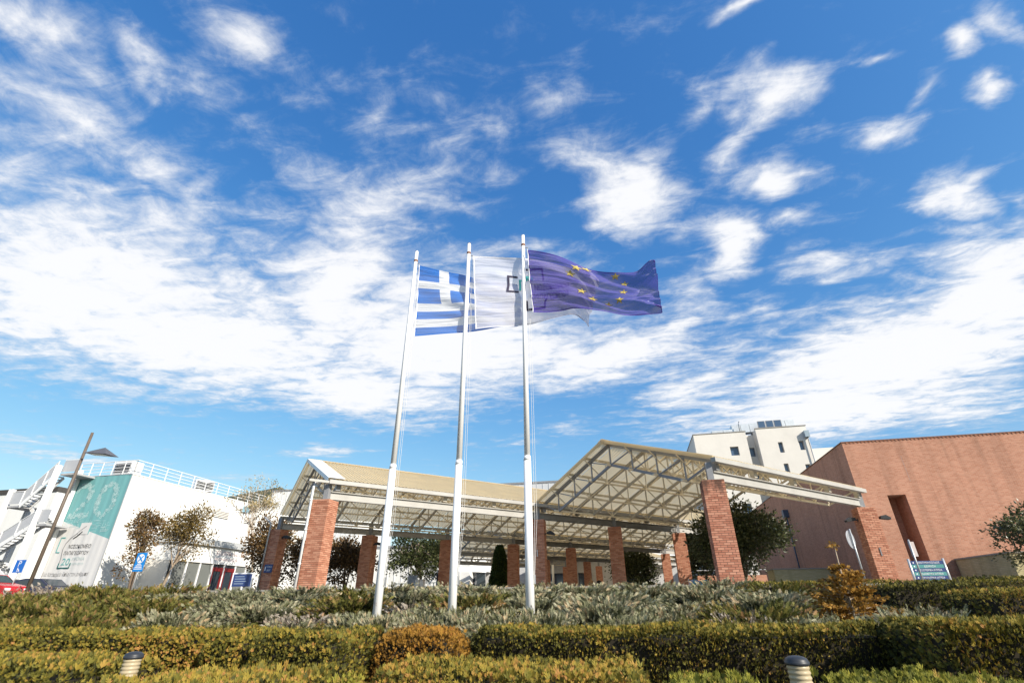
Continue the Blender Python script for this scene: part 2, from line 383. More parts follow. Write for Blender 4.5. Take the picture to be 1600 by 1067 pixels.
def blades(spec):
    """flat spray of pointed quads: (base x,z, angle, length, width)"""
    v, f = [], []
    for bx, bz, ang, ln, w in spec:
        dx, dz = math.sin(ang), math.cos(ang); n = len(v); yy = random.uniform(-.12, .12)
        v += [(bx, 0, bz), (bx + dx*ln*.5 + dz*w, yy*.5+.03, bz + dz*ln*.5 - dx*w), (bx + dx*ln, yy, bz + dz*ln), (bx + dx*ln*.5 - dz*w, yy*.5-.03, bz + dz*ln*.5 + dx*w)]
        f.append((n, n+1, n+2, n+3))
    return v, f
LEAF = ([(0,0,0), (.27,.09,.45), (0,.02,1), (-.27,.09,.45)], [(0,1,2,3)])
LEAF2 = ([(0,0,0), (.26,.1,.35), (.2,.08,.72), (0,0,1), (-.2,.08,.72), (-.26,.1,.35)], [(0,1,2,3), (0,3,4,5)])
THUJA = blades([(0,0,0,1,.12),(0,.1,.6,.7,.11),(0,.1,-.6,.7,.11),(0,.4,.5,.55,.10)])
PLUME = blades([(0,0,0,1,.055),(0,.12,.55,.42,.05),(0,.16,-.55,.42,.05),(0,.34,.5,.38,.05),(0,.38,-.5,.38,.05),(0,.56,.45,.32,.045),(0,.6,-.45,.32,.045),(0,.76,.4,.22,.04)])

def lownoise(P, sc, seed):
    r = np.random.default_rng(seed); out = np.zeros(len(P))
    for i in range(6):
        k = r.normal(size=3) * sc * (1 + .5*i); out += np.sin(P @ k + r.uniform(0, 6.28)) / (1 + .35*i)
    return out / 2.6

# ================================================================== ground
def gz(x, y):
    xs = [-50, 3.5, 6, 8, 10, 12, 14, 15.6, 17.6, 19]
    zs = [0, 0, .3, .62, .92, 1.2, 1.42, 1.58, 1.9, 2.05]
    z = float(np.interp(y, xs, zs))
    return z - .32*min(1, max(0, (-21.5-x)/2))*min(1, max(0, (y-16)/2))
gx = [-2500, -600, -200, -100, -60] + list(np.arange(-40, 41, 2.0)) + [60, 100, 200, 600, 2500]
gy = [-2500, -600, -100, -30, -10, 0] + list(np.arange(2, 20.1, .6)) + [25, 40, 80, 150, 400, 1000, 3500]
mb = MB()
for j in gy:
    for i in gx: mb.v.append((i, j, gz(i, j) + (random.uniform(-.03, .03) if abs(i) < 40 and 0 < j < 16 else 0)))
W_ = len(gx)
for j in range(len(gy)-1):
    for i in range(W_-1): mb.f.append((j*W_+i, j*W_+i+1, (j+1)*W_+i+1, (j+1)*W_+i)); mb.mi.append(0)
struct(mb.build('ground', SOIL))
struct(MB().box(-21.4, 34, 18.9, 95, 1.6, 2.1).build('plaza_paving', PAVE))
struct(MB().quad((-70, 19.4, 1.745), (-23.8, 19.4, 1.745), (-23.8, 29.6, 1.745), (-70, 29.6, 1.745)).build('road', ASPH))
struct(MB().box(-12, 10, -3, 3.2, -.1, .03).build('footpath', PAVE))

# far hills
def hill(name, pts, y, mat):
    m = MB(); n = len(pts)
    for (x, z) in pts: m.v.append((x, y, z))
    for (x, z) in pts: m.v.append((x, y - 260, -2))
    for (x, z) in pts: m.v.append((x, y + 260, -2))
    for i in range(n-1):
        m.f += [(n+i, n+i+1, i+1, i), (i, i+1, 2*n+i+1, 2*n+i)]; m.mi += [0, 0]
    return struct(m.build(name, mat))
HILLM = pmat('hill_scrub', (.045, .055, .035), .95, .3, .02, col2=(.085, .085, .06))
hill('hills', [(-1500, 60), (-1350, 165), (-1230, 185), (-1130, 190), (-1040, 205), (-960, 195), (-900, 185), (-800, 160), (-700, 168), (-640, 175), (-585, 182), (-560, 172), (-500, 130), (-420, 90), (-300, 60)], 760, HILLM)

# ================================================================== canopy
# soot stains running down from the pillar heads
def add_soot(m):
    t = m.node_tree; b = t.nodes['Principled BSDF']; lk = b.inputs['Base Color'].links[0]; src = lk.from_socket
    g = t.nodes.new('ShaderNodeNewGeometry'); sp = t.nodes.new('ShaderNodeSeparateXYZ'); t.links.new(g.outputs['Position'], sp.inputs[0])
    mp = t.nodes.new('ShaderNodeMapping'); mp.inputs['Scale'].default_value = (5, 5, 1.6); t.links.new(g.outputs['Position'], mp.inputs[0])
    n = t.nodes.new('ShaderNodeTexNoise'); n.inputs['Scale'].default_value = 1.0; n.inputs['Detail'].default_value = 5; t.links.new(mp.outputs[0], n.inputs['Vector'])
    h = t.nodes.new('ShaderNodeMapRange'); h.inputs['From Min'].default_value = 4.2; h.inputs['From Max'].default_value = 5.6; h.inputs['To Min'].default_value = -.55; h.inputs['To Max'].default_value = .32; t.links.new(sp.outputs[2], h.inputs['Value'])
    a = t.nodes.new('ShaderNodeMath'); a.operation = 'ADD'; t.links.new(n.outputs[0], a.inputs[0]); t.links.new(h.outputs[0], a.inputs[1])
    r = t.nodes.new('ShaderNodeMapRange'); r.inputs['From Min'].default_value = .5; r.inputs['From Max'].default_value = .8; r.inputs['To Max'].default_value = .75; t.links.new(a.outputs[0], r.inputs['Value'])
    x = t.nodes.new('ShaderNodeMix'); x.data_type = 'RGBA'; x.inputs[7].default_value = (.05, .035, .028, 1); t.links.new(r.outputs[0], x.inputs[0]); t.links.new(src, x.inputs[6]); t.links.new(x.outputs[2], b.inputs['Base Color'])
add_soot(BRICKO)
B0 = Vector((-12.68, 19.68, 0)); MOD = 5.645
s2 = math.sqrt(.5)
def UV(u, v): return (B0.x + MOD*(u*s2 - v*s2), B0.y + MOD*(u*s2 + v*s2))
PT = 5.6          # pillar top
EAVE = 6.38       # top chord at the eave
APEX = 8.42       # top chord at the ridge
FLOOR = 2.1
DEP = 1.0         # truss depth

def i_beam(m, p0, p1, h=.34, w=.2, t=.03):
    p0, p1 = Vector(p0), Vector(p1)
    m.bar(p0 + Vector((0,0,h/2 - t/2)), p1 + Vector((0,0,h/2 - t/2)), w, t)
    m.bar(p0 - Vector((0,0,h/2 - t/2)), p1 - Vector((0,0,h/2 - t/2)), w, t)
    m.bar(p0, p1, t, h - 2*t)

def canopy(label, u0, u1, v0, verge=True, detail=True):
    """gable roof strip, ridge along u, spanning v0..v0+2 modules; local x=u, y=v (metres)"""
    t = thing('canopy_roof', label, 'canopy', (B0.x, B0.y, 0), R(45), 'entrance canopy roofs')
    ya, yb = v0*MOD, (v0+2)*MOD; ym = (ya+yb)/2
    x0, x1 = u0*MOD, u1*MOD
    def top(fr, side):           # fr 0 eave .. 1 ridge
        y = ya + (ym-ya)*fr if side == 0 else yb + (ym-yb)*fr
        return y, EAVE + (APEX-EAVE)*fr
    nx = int(round((u1-u0)*2))
    fr = [0, .25, .5, .75, 1]
    for i in range(nx+1):
        x = x0 + (x1-x0)*i/nx
        if i == 0: x += .42
        if i == nx: x -= .12
        m = MB()
        for side in (0, 1):
            T = [Vector((x, *top(f_, side))) for f_ in fr]
            Bt = [T[k] - Vector((0,0,DEP if k < 4 else DEP*.98)) for k in range(5)]
            m.bar(T[0], T[4], .10, .15)
            m.bar(Bt[1], Bt[4], .085, .12)
            m.bar(T[0], Bt[1], .07, .07)
            for k in (1, 2, 3):
                m.bar(T[k] - Vector((0,0,.07)), Bt[k], .055)
                m.bar(T[k] - Vector((0,0,.07)), Bt[k+1], .05)
            # seat post at the eave
            m.box(x-.1, x+.1, T[0].y-.1, T[0].y+.1, PT+.42, EAVE-.05)
        m.bar((x, ym, APEX), (x, ym, APEX-DEP), .06)
        m.build('truss', DSTEEL if i == 0 else STEEL, t)  # first truss gets the darker grey: gable shade put into its colour
    # purlins: top and bottom ties with V webs
    for side in (0, 1):
        for k in (1, 2, 3):
            y, z = top(fr[k], side)
            m = MB()
            m.bar((x0+.1, y, z+.10), (x1-.1, y, z+.10), .10, .10)
            m.bar((x0+.1, y, z-DEP), (x1-.1, y, z-DEP), .09, .07)
            if detail:
                for i in range(nx):
                    xa = x0 + (x1-x0)*i/nx; xb = x0 + (x1-x0)*(i+1)/nx; xm = (xa+xb)/2
                    m.bar((xa, y, z+.02), (xm, y, z-DEP+.03), .045)
                    m.bar((xm, y, z-DEP+.03), (xb, y, z+.02), .045)
                    m.bar((xm, y, z+.05), (xm, y, z-DEP+.03), .04)
            m.build('purlin', PURLIN, t)
    m = MB(); m.bar((x0+.1, ym, APEX+.07), (x1-.1, ym, APEX+.07), .1, .1); m.bar((x0+.1, ym, APEX-DEP), (x1-.1, ym, APEX-DEP), .09, .08); m.build('ridge_beam', PURLIN, t)
    # sheets
    np_ = int(round((u1-u0)*6)); pw = (x1-x0)/np_
    sl = math.atan2(APEX-EAVE, ym-ya); zo = .17
    for side in (0, 1):
        sg = 1 if side == 0 else -1
        ye, ze = (ya if side == 0 else yb) - sg*.28, EAVE - .28*math.tan(sl) + zo
        mesh = None
        for i in range(np_):
            xa = x0 + pw*i
            if mesh is None:
                mm = MB(); w_ = pw - .012; nrib = 5
                for r_ in range(nrib):      # trapezoid ribs
                    a_ = w_*r_/nrib; b_ = w_*(r_+.5)/nrib; c_ = w_*(r_+.62)/nrib; d_ = w_*(r_+.88)/nrib; e_ = w_*(r_+1)/nrib
                    for (q0, h0, q1, h1) in ((a_, 0, b_, 0), (b_, 0, c_, .035), (c_, .035, d_, .035), (d_, .035, e_, 0)):
                        p = [(q0, 0, h0), (q1, 0, h1), (q1, sg*(ym-ya+.28), h1 + (APEX-EAVE)*(1+.28/(ym-ya))), (q0, sg*(ym-ya+.28), h0 + (APEX-EAVE)*(1+.28/(ym-ya)))]
                        mm.quad(*(p if side == 0 else p[::-1]))
                o = mm.build('roof_panel', PANELM, t, (xa+.006, ye, ze)); mesh = o.data
            else:
                o = link('roof_panel', mesh, t, (xa+.006, ye, ze + random.uniform(-.006, .006)))
        if verge and u0 == verge - 1:
            pass
    # ridge cap
    m = MB()
    m.quad((x0-.05, ym-.3, APEX+zo+.06-.3*math.tan(sl)), (x1+.05, ym-.3, APEX+zo+.06-.3*math.tan(sl)), (x1+.05, ym, APEX+zo+.075), (x0-.05, ym, APEX+zo+.075))
    m.quad((x0-.05, ym, APEX+zo+.075), (x1+.05, ym, APEX+zo+.075), (x1+.05, ym+.3, APEX+zo+.06-.3*math.tan(sl)), (x0-.05, ym+.3, APEX+zo+.06-.3*math.tan(sl)))
    m.build('ridge_cap', PANELM, t)
    # gutters and eave beams
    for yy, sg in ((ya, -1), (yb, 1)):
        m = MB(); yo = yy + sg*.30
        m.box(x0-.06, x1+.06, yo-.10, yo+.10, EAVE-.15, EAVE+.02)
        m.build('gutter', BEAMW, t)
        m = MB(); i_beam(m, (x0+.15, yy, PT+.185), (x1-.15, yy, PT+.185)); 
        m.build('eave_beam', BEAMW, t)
    return t, x0, ya, ym, yb, sl

cL = canopy('long cream gabled canopy roof at left behind the flagpoles, white strip along its gable edge', 0, 6, 0)
t_, x0, ya, ym, yb, sl = cL
m = MB()     # white verge strip on the front slope and soffit return at the gable
za = EAVE - .28*math.tan(sl) + .22; zb_ = APEX + .235
m.quad((x0-.12, ya-.30, za), (x0+.62, ya-.30, za), (x0+.62, ym, zb_), (x0-.12, ym, zb_))
m.quad((x0-.12, ya-.30, za-.2), (x0-.12, ya-.30, za), (x0-.12, ym, zb_), (x0-.12, ym, zb_-.2))
m.build('verge_strip', VERGE, t_)
m = MB()
m.quad((x0-.12, yb+.30, za), (x0+.1, yb+.30, za), (x0+.1, ym, zb_), (x0-.12, ym, zb_))
m.quad((x0-.12, yb+.30, za-.16), (x0-.12, yb+.30, za), (x0-.12, ym, zb_), (x0-.12, ym, zb_-.16))
m.build('verge_strip', PANELM, t_)
m = MB(); m.bar((x0-.9, ya-.30, EAVE-.08), (x0+.1, ya-.30, EAVE-.08), .10, .10); m.build('gutter_end', BEAMW, t_)

cR = canopy('cream gabled canopy roof with exposed trusses, nearest at right with its open gable facing the hedges', 2, 4, -2)
t_, x0, ya, ym, yb, sl = cR
m = MB()
for (yo, sg) in ((ya, 1), (yb, -1)):
    za = EAVE - .28*math.tan(sl) + .12
    m.bar((x0-.02, yo - sg*.28, za), (x0-.02, ym, APEX+.12), .05, .16)
m.build('verge_trim', PANELM, t_)
canopy('cream canopy roof deep under the entrance, behind the middle row of brick pillars', 3, 7, 2)
canopy('farthest cream canopy roof, added to shade the entrance front', 4, 9, 4)  # extra roof strip, added to keep sun off the entrance hall wall

# ---- pillars of real bricks
LB, DB, HB, JT = .212, .10, .063, .014
SIDE = DB + JT + 3*(LB+JT) - JT; HS = SIDE/2
NC = int((PT - FLOOR)/(HB+JT)); CH = HB + JT
def course_bricks(flip):
    """ring of 12 bricks: (side, x0,x1,y0,y1) in local coordinates"""
    out = []
    for side in range(4):
        for k in range(3):
            a = -HS + DB + JT + k*(LB+JT); b = a + LB
            if flip: a, b = -b, -a
            # side 0 = front (-y)
            x0, x1, y0, y1 = a, b, -HS, -HS + DB
            for _ in range(side): x0, x1, y0, y1 = -y1, -y0, x0, x1
            out.append((side, min(x0,x1), max(x0,x1), min(y0,y1), max(y0,y1)))
    return out
BV, BF = [], []
def brick_np(seed, skip=()):
    r = np.random.default_rng(seed); V, F, T = [], [], []; n = 0
    q = np.array([(0,3,2,1),(4,5,6,7),(0,1,5,4),(1,2,6,5),(2,3,7,6),(3,0,4,7)])
    for c in range(NC):
        z0 = c*CH; z1 = z0 + HB
        for (side, x0, x1, y0, y1) in course_bricks(c % 2):
            if side in skip: continue
            j = r.uniform(-.003, .003, 2)
            V.append([(x0+j[0],y0+j[1],z0),(x1+j[0],y0+j[1],z0),(x1+j[0],y1+j[1],z0),(x0+j[0],y1+j[1],z0),(x0+j[0],y0+j[1],z1),(x1+j[0],y0+j[1],z1),(x1+j[0],y1+j[1],z1),(x0+j[0],y1+j[1],z1)])
            F.append(q + n); n += 8; T += [r.uniform(0, 1)]*6
    return np.concatenate([np.array(v) for v in V]), np.concatenate(F), np.array(T)
BM = [mesh_np('bricks', *brick_np(s), BRICKT) for s in (1, 2, 3)]
BMD = mesh_np('bricks', *brick_np(9, skip=(0, 3)), BRICKT)
core = MB().box(-HS+.013, HS-.013, -HS+.013, HS-.013, -.02, NC*CH-.004); core_me = None
PIL = [('B', 0, 0, 'brick pillar with a white downpipe, first under the front eave of the left canopy'),
 ('C', 2, 0, 'brick pillar just right of the rightmost flagpole, holding the valley of two canopies'),
 ('D', 2, -2, 'largest and nearest brick pillar, under the right canopy gable, darkened bricks at its top'),
 ('E', 4, -2, 'rightmost brick pillar, in front of the big brick building, with two black spotlights'),
 ('A', 0, 2, 'leftmost brick pillar, with a thin downpipe and a small blue sign'),
 ('F', 3, 0, 'brick pillar in mid picture, first to the right of the rightmost flagpole pillar under the right canopy'),
 ('G', 4, 0, 'sunlit brick pillar beside dark trees, second last before the nearest pillar'),
 ('K', 1, 2, 'brick pillar behind the left flagpole, next to brown bushes'),
 ('J', 2, 2, 'brick pillar half hidden by the middle flagpole'),
 ('I', 3, 2, 'brick pillar between the conical cypress and the rightmost flagpole'),
 ('H', 4, 2, 'shaded brick pillar deep under the canopy, left of a smaller sunlit pillar'),
 ('L', 6, 2, 'brick pillar with striped truss shadows behind the sunlit pillar by the dark trees'),
 ('P', 5, 4, 'small brick pillar partly hidden behind the pillar at the rightmost flagpole'),
 ('M', 6, 4, 'small sunlit brick pillar near the two people under the canopy'),
 ('Q', 4, 4, 'small brick pillar hidden behind the conical cypress'),
 ('S', 6.6, 5.43, 'far brick pillar beside the dark entrance glass, left of the two people'),
 ('T', 7.1, 4.9, 'far brick pillar directly behind the two people under the canopy')]
PILO = {}
for i, (k, u, v, lab) in enumerate(PIL):
    x, y = UV(u, v)
    t = thing('brick_pillar', lab, 'pillar', (x, y, FLOOR), 0, 'brick pillars of the canopy')
    PILO[k] = (t, x, y)
    if core_me is None: core_me = core.build('mortar_core', MORTAR, t).data
    else: link('mortar_core', core_me, t)
    if k == 'D':
        link('bricks', BMD, t, kind='stuff')
        shapes = {}
        for c in range(NC):
            for (side, x0, x1, y0, y1) in course_bricks(c % 2):
                if side not in (0, 3): continue
                key = (round(x1-x0, 3), round(y1-y0, 3))
                if key not in shapes:
                    o = MB().box(-key[0]/2, key[0]/2, -key[1]/2, key[1]/2, 0, HB).build('brick', BRICKO, t); shapes[key] = o.data
                else: o = link('brick', shapes[key], t)
                o.location = ((x0+x1)/2 + random.uniform(-.004, .004), (y0+y1)/2 + random.uniform(-.004, .004), c*CH)
    else:
        link('bricks', BM[i % 3], t, rot=(0, 0, 0), kind='stuff')
    # bearing plate and steel saddle on top
    MB().box(-.2, .2, -.2, .2, NC*CH, NC*CH+.035).build('bearing_plate', DSTEEL, t)
    MB().box(-.11, .11, -.11, .11, NC*CH+.035, EAVE-FLOOR-.12).build('saddle', DSTEEL, t)

# downpipes belong to their pillars
tB = PILO['B'][0]
m = MB(); m.tube([(-.40, -.50, .0), (-.40, -.50, 4.0), (-.36, -.44, 4.18), (-.2, -.2, 4.26)], .055, 10)
for z in (.9, 2.2, 3.4): m.tube([(-.40, -.50, z), (-.40, -.50, z+.06)], .068, 10)
m.build('downpipe', WPAINT, tB, smooth=True)
tA = PILO['A'][0]
m = MB(); m.tube([(-.30, -.46, .0), (-.30, -.46, 3.72), (-.42, -.5, 3.9), (-.75, -.6, 4.15)], .05, 10)
m.build('downpipe', GALV, tA, smooth=True)
# dark slot plates
MB().box(-.02, .02, -HS-.03, -HS+.001, 1.32, 1.66).build('slot_plate', DSTEEL, PILO['E'][0])
MB().box(-.02, .02, -HS-.03, -HS+.001, 1.62, 1.95).build('slot_plate', ALU, PILO['C'][0])

def spot(k, dx, dy, dz, rz, lab):
    t0, x, y = PILO[k]
    t = thing('spotlight', lab, 'spotlight', (x+dx, y+dy, FLOOR+dz), rz, 'spotlights on the pillars')
    m = MB(); m.bar((0, 0, 0), (0, -.16, 0), .04, .04); m.box(-.06, .06, -.01, .01, -.06, .06); m.build('bracket', BLACK, t)
    m = MB(); pr = [(-.30, .0), (-.12, .13), (.12, .09), (.12, -.02), (-.28, -.08)]
    for s_ in (-.15, .15): m.poly([(s_, a - .24, b) for a, b in (pr if s_ > 0 else pr[::-1])])
    n = len(pr)
    for i in range(n):
        a, b = pr[i], pr[(i+1) % n]; m.quad((-.15, a[0]-.24, a[1]), (-.15, b[0]-.24, b[1]), (.15, b[0]-.24, b[1]), (.15, a[0]-.24, a[1]))
    m.build('housing', BLACK, t)
    MB().quad((-.13, -.535, .0), (.13, -.535, .0), (.13, -.515, -.075), (-.13, -.515, -.075)).build('lens', GLASS, t)
spot('E', -HS, -.05, 2.92, R(-90), 'black spotlight on the shaded left side of the rightmost pillar')
spot('E', HS, -.2, 2.95, R(90), 'black spotlight on the right side of the rightmost pillar')
spot('A', HS, -.1, 3.0, R(90), 'black spotlight on the leftmost pillar, above its blue sign')
spot('C', HS, -.1, 2.75, R(90), 'black spotlight on the pillar just right of the rightmost flagpole')
spot('K', HS, -.1, 2.9, R(90), 'black spotlight on the pillar behind the left flagpole')

# blue sign on the leftmost pillar
x, y = PILO['A'][1:]
t = thing('pillar_sign', 'small navy direction sign with white writing on the leftmost pillar', 'sign', (x+.12, y-HS-.03, 3.42))
MB().box(-.26, .26, -.02, .02, -.22, .22).build('plate', NAVY, t)
text('lettering', 'ΕΞΟΔΟΣ', PWHITE, t, .12, (-.12, -.024, .05), width=.34)
text('lettering', 'EXIT', PWHITE, t, .13, (-.06, -.024, -.14), width=.22)
MB().poly([(-.215, -.024, -.12), (-.165, -.024, -.12), (-.165, -.024, .06), (-.19, -.024, .12), (-.215, -.024, .06)]).build('arrow', PWHITE, t)

# ================================================================== white building at left
WX, WY = -38.39, 32.0
WT = 10.85
t = thing('white_building', 'white rendered building at left, sunlit long wall, flat roof, low glazed entrance annex', 'building', (WX, WY, 2.0))
def wb(name, mat, x0, x1, y0, y1, z0, z1, par=None): return box(name, mat, x0, x1, y0, y1, z0, z1, par if par is not None else t)
# local: x<=0 inside, y>=0 back, z from 2.0
wb('wall', WHITE, -5.75, 0, 0, 24, -.4, WT-2.0)
wb('parapet_cap', WHITE, -5.8, .04, -.04, 24.04, WT-2.0+.003, WT-2.0+.09)
for k, (ya_, yb_) in enumerate(((9.15, 11.25), (13.2, 15.3))):
    fr_ = wb('louvre_vent', DSTEEL, .005, .03, ya_, yb_, 6.95, 7.65)
    for i in range(5):
        z = 7.0 + i*.135
        MB().quad((.03, ya_, z+.09), (.03, yb_, z+.09), (.10, yb_, z), (.10, ya_, z)).build('louvre_blade', CREAMW, fr_)
hop = MB().box(.01, .42, 12.95, 13.45, 7.95, 8.5).build('rainwater_hopper', pmat('hopper_blue', (.25, .42, .52), .4), t)
MB().tube([(.18, 13.2, 0.0), (.18, 13.2, 7.95)], .06, 10).build('downpipe', PWHITE, hop, smooth=True)
# annex with doors
an = wb('annex', WHITE, .01, 2.5, 3.6, 12.6, 2.75, 4.1)
wb('annex_roof', pmat('zinc_roof', (.45, .46, .46), .5), .01, 2.75, 3.4, 12.8, 4.1, 4.62, an)
text('lettering', 'ΕΞΩΤΕΡΙΚΑ ΙΑΤΡΕΙΑ', pmat('faded_red', (.60, .36, .34), .6), an, .42, (2.503, 8.2, 3.5), xd=(0,1,0), width=3.6)
text('lettering', 'OUTPATIENT CLINICS', pmat('faded_red', (.60, .36, .34), .6), an, .3, (2.503, 8.2, 3.05), xd=(0,1,0), width=3.2)
for k in range(7):
    y_ = 3.9 + k*1.42
    col = PWHITE
    wb('annex_post', WPAINT, 2.3, 2.45, y_, y_+.12, .1, 2.75, an)
    red = k in (3, 4)
    pane = wb('pane', glass_mat('annex_glass', (.16, .17, .16), .15) if not red else glass_mat('dark_glass'), 2.34, 2.37, y_+.125, y_+1.415, .1, 2.75, an)
    if red:
        wb('door_frame', pmat('red_frame', (.17, .012, .012), .4), 2.38, 2.42, y_+.13, y_+.3, .1, 2.5, an)
        wb('door_frame', pmat('red_frame', (.17, .012, .012), .4), 2.38, 2.42, y_+1.2, y_+1.41, .1, 2.5, an)
        wb('door_frame', pmat('red_frame', (.17, .012, .012), .4), 2.38, 2.42, y_+.302, y_+1.198, 2.2, 2.5, an)
wb('annex_side', CREAMW, .01, 2.3, 3.62, 3.74, .225, 2.745, an)
wb('annex_floor', PAVE, .01, 2.7, 3.4, 12.8, 0.12, .22, an)

# railing round the roof edge
t = thing('roof_railing', 'white four-bar safety railing along the roof edge of the white building at left', 'railing', (WX, WY, WT+.09))
def rail_run(p0, p1, n):
    p0, p1 = Vector(p0), Vector(p1)
    for i in range(n+1):
        p = p0.lerp(p1, i/n); MB().tube([p, p + Vector((0,0,1.1))], .032, 6).build('post', WPAINT, t)
    for z in (.28, .55, .82, 1.1):
        MB().tube([p0 + Vector((0,0,z)), p1 + Vector((0,0,z))], .026 if z < 1 else .034, 6).build('rail', WPAINT, t)
rail_run((-5.7, .06, 0), (-.06, .06, 0), 5)
rail_run((-.06, .06, 0), (-.06, 23.9, 0), 16)
def ac_unit(label, loc, rz, s=1.0):
    t = thing('rooftop_unit', label, 'air conditioner', loc, rz, 'roof units on the white building')
    MB().box(-.75*s, .75*s, -.45*s, .45*s, .18, 1.05*s).build('casing', WPAINT, t)
    for k in range(6):
        z = .3 + k*.115*s
        MB().quad((-.68*s, -.46*s, z+.07), (.68*s, -.46*s, z+.07), (.68*s, -.51*s, z), (-.68*s, -.51*s, z)).build('grille_slat', BLACK, t)
    for sx in (-1, 1): MB().box(sx*.6*s-.05, sx*.6*s+.05, -.4*s, .4*s, 0, .18).build('foot', DSTEEL, t)
ac_unit('dark louvred roof unit at the banner corner of the white building roof', (WX-1.9, WY+1.0, WT+.1), 0, 1.15)
ac_unit('roof unit halfway along the white building roof, behind the railing', (WX-1.0, WY+8.2, WT+.1), R(60), 1.1)

# banner
t = thing('banner', 'tall vertical banner, teal above and pale grey below, reading 20, on the white building front', 'banner', (-43.85, 31.9, 2.3))
BW, BH = 5.48, 8.58
TEALB = pmat('banner_teal', (.15, .36, .37), .55, .05, .8, streak=.12)
GREYB = pmat('banner_grey', (.60, .59, .58), .55, .04, .8, streak=.12)
PALE = pmat('banner_pale_line', (.44, .62, .62), .6, .05, 4)
def rip(x): return .010*math.sin(x*5.1) + .006*math.sin(x*11 + 1)
nb_ = 40
cloth = {}
m1, m2 = MB(), MB()
for i in range(nb_):
    xa, xb = BW*i/nb_, BW*(i+1)/nb_
    za, zb_ = 5.25 - (xa/BW)*1.55, 5.25 - (xb/BW)*1.55
    m2.quad((xa, rip(xa), 0), (xb, rip(xb), 0), (xb, rip(xb), zb_), (xa, rip(xa), za))
    m1.quad((xa, rip(xa), za), (xb, rip(xb), zb_), (xb, rip(xb), BH), (xa, rip(xa), BH))
up_ = m1.build('upper_field', TEALB, t, smooth=True); lo_ = m2.build('lower_field', GREYB, t, smooth=True)
MB().bar((-.03, 0, BH), (BW+.03, 0, BH), .05).bar((-.03, 0, 0), (BW+.03, 0, 0), .05).bar((-.02, .01, 0), (-.02, .01, BH), .04).bar((BW+.02, .01, 0), (BW+.02, .01, BH), .04).build('frame', ALU, t)
# the big 20 made of many small pale marks, and a band of line work below
v20, f20 = text_verts('20', 1.0)
xs = np.array([p[0] for p in v20]); ys = np.array([p[1] for p in v20])
bm_tri = [[np.array(v20[i][:2]) for i in f_] for f_ in f20]
mk = MB(); r_ = random.Random(5)
areas = []
tris = []
for pl in bm_tri:
    for i in range(1, len(pl)-1):
        a, b, c = pl[0], pl[i], pl[i+1]; ar = abs((b[0]-a[0])*(c[1]-a[1]) - (b[1]-a[1])*(c[0]-a[0]))/2
        tris.append((a, b, c)); areas.append(ar)
for k in range(330):
    a, b, c = r_.choices(tris, areas)[0]
    p, q = r_.random(), r_.random()
    if p+q > 1: p, q = 1-p, 1-q
    g = a + (b-a)*p + (c-a)*q
    X = .55 + (g[0]-xs.min())/(xs.max()-xs.min())*4.3; Z = 5.3 + (g[1]-ys.min())/(ys.max()-ys.min())*2.75
    s_ = r_.uniform(.05, .12); an_ = r_.uniform(0, 3.1); y_ = rip(X) - .012
    ca, sa = math.cos(an_), math.sin(an_)
    w = .022
    for (e0, e1) in (((-s_, -s_), (s_, -s_)), ((s_, -s_), (0, s_)), ((0, s_), (-s_, -s_))):
        p0 = (X + ca*e0[0] - sa*e0[1], Z + sa*e0[0] + ca*e0[1]); p1 = (X + ca*e1[0] - sa*e1[1], Z + sa*e1[0] + ca*e1[1])
        dx, dz = p1[0]-p0[0], p1[1]-p0[1]; l_ = math.hypot(dx, dz); nx_, nz_ = -dz/l_*w/2, dx/l_*w/2
        mk.quad((p0[0]+nx_, y_, p0[1]+nz_), (p0[0]-nx_, y_, p0[1]-nz_), (p1[0]-nx_, y_, p1[1]-nz_), (p1[0]+nx_, y_, p1[1]+nz_))
for k in range(110):
    X = r_.uniform(.5, 4.9); Z = 4.75 + r_.uniform(-.15, .75) - (X-.5)*.12; l_ = r_.uniform(.1, .55); w = .02; y_ = rip(X) - .012
    if r_.random() < .6: mk.quad((X, y_, Z), (min(X+l_, 5.3), y_, Z), (min(X+l_, 5.3), y_, Z+w), (X, y_, Z+w))
    else: mk.quad((X, y_, Z), (X+w, y_, Z), (X+w, y_, Z+l_*.6), (X, y_, Z+l_*.6))
mk.build('line_drawing', PALE, up_)
yl = -.06
def stroke(pts, w, mat, name='logo_line'):
    m = MB()
    for a, b in zip(pts[:-1], pts[1:]): m.bar((a[0], yl+.03, a[1]), (b[0], yl+.03, b[1]), w, .01, up=(0, 1, 0))
    return m.build(name, mat, lo_)
TL = pmat('logo_teal', (.09, .36, .36), .5)
MB().quad((2.35, yl+.035, 4.1), (3.35, yl+.035, 4.1), (3.35, yl+.035, 4.95), (2.35, yl+.035, 4.95)).build('logo_field', GREYB, lo_)
stroke([(1.35, 3.9), (.95, 3.9), (.95, 2.85), (1.3, 2.85)], .07, TL); stroke([(3.35, 4.75), (3.35, 4.1)], .06, TL)
stroke([(2.95, 4.7), (2.6, 4.45), (2.2, 4.1), (1.85, 3.85), (1.6, 3.5), (1.52, 3.1), (1.6, 2.7), (1.68, 2.4), (1.68, 1.75), (2.75, 1.75), (2.75, 2.1)], .055, PGREY)
stroke([(2.75, 4.3), (2.35, 3.95), (2.1, 3.8)], .09, PBLACK); stroke([(1.68, 2.1), (1.68, 1.75), (2.75, 1.75), (2.75, 2.1)], .09, TL)
text('lettering', 'ΝΟΣΟΚΟΜΕΙΟ', PBLACK, lo_, .36, (1.95, yl+.03, 3.12), width=2.1)
text('lettering', 'ΠΑΠΑΓΕΩΡΓΙΟΥ', PBLACK, lo_, .36, (1.75, yl+.03, 2.66), width=2.3)
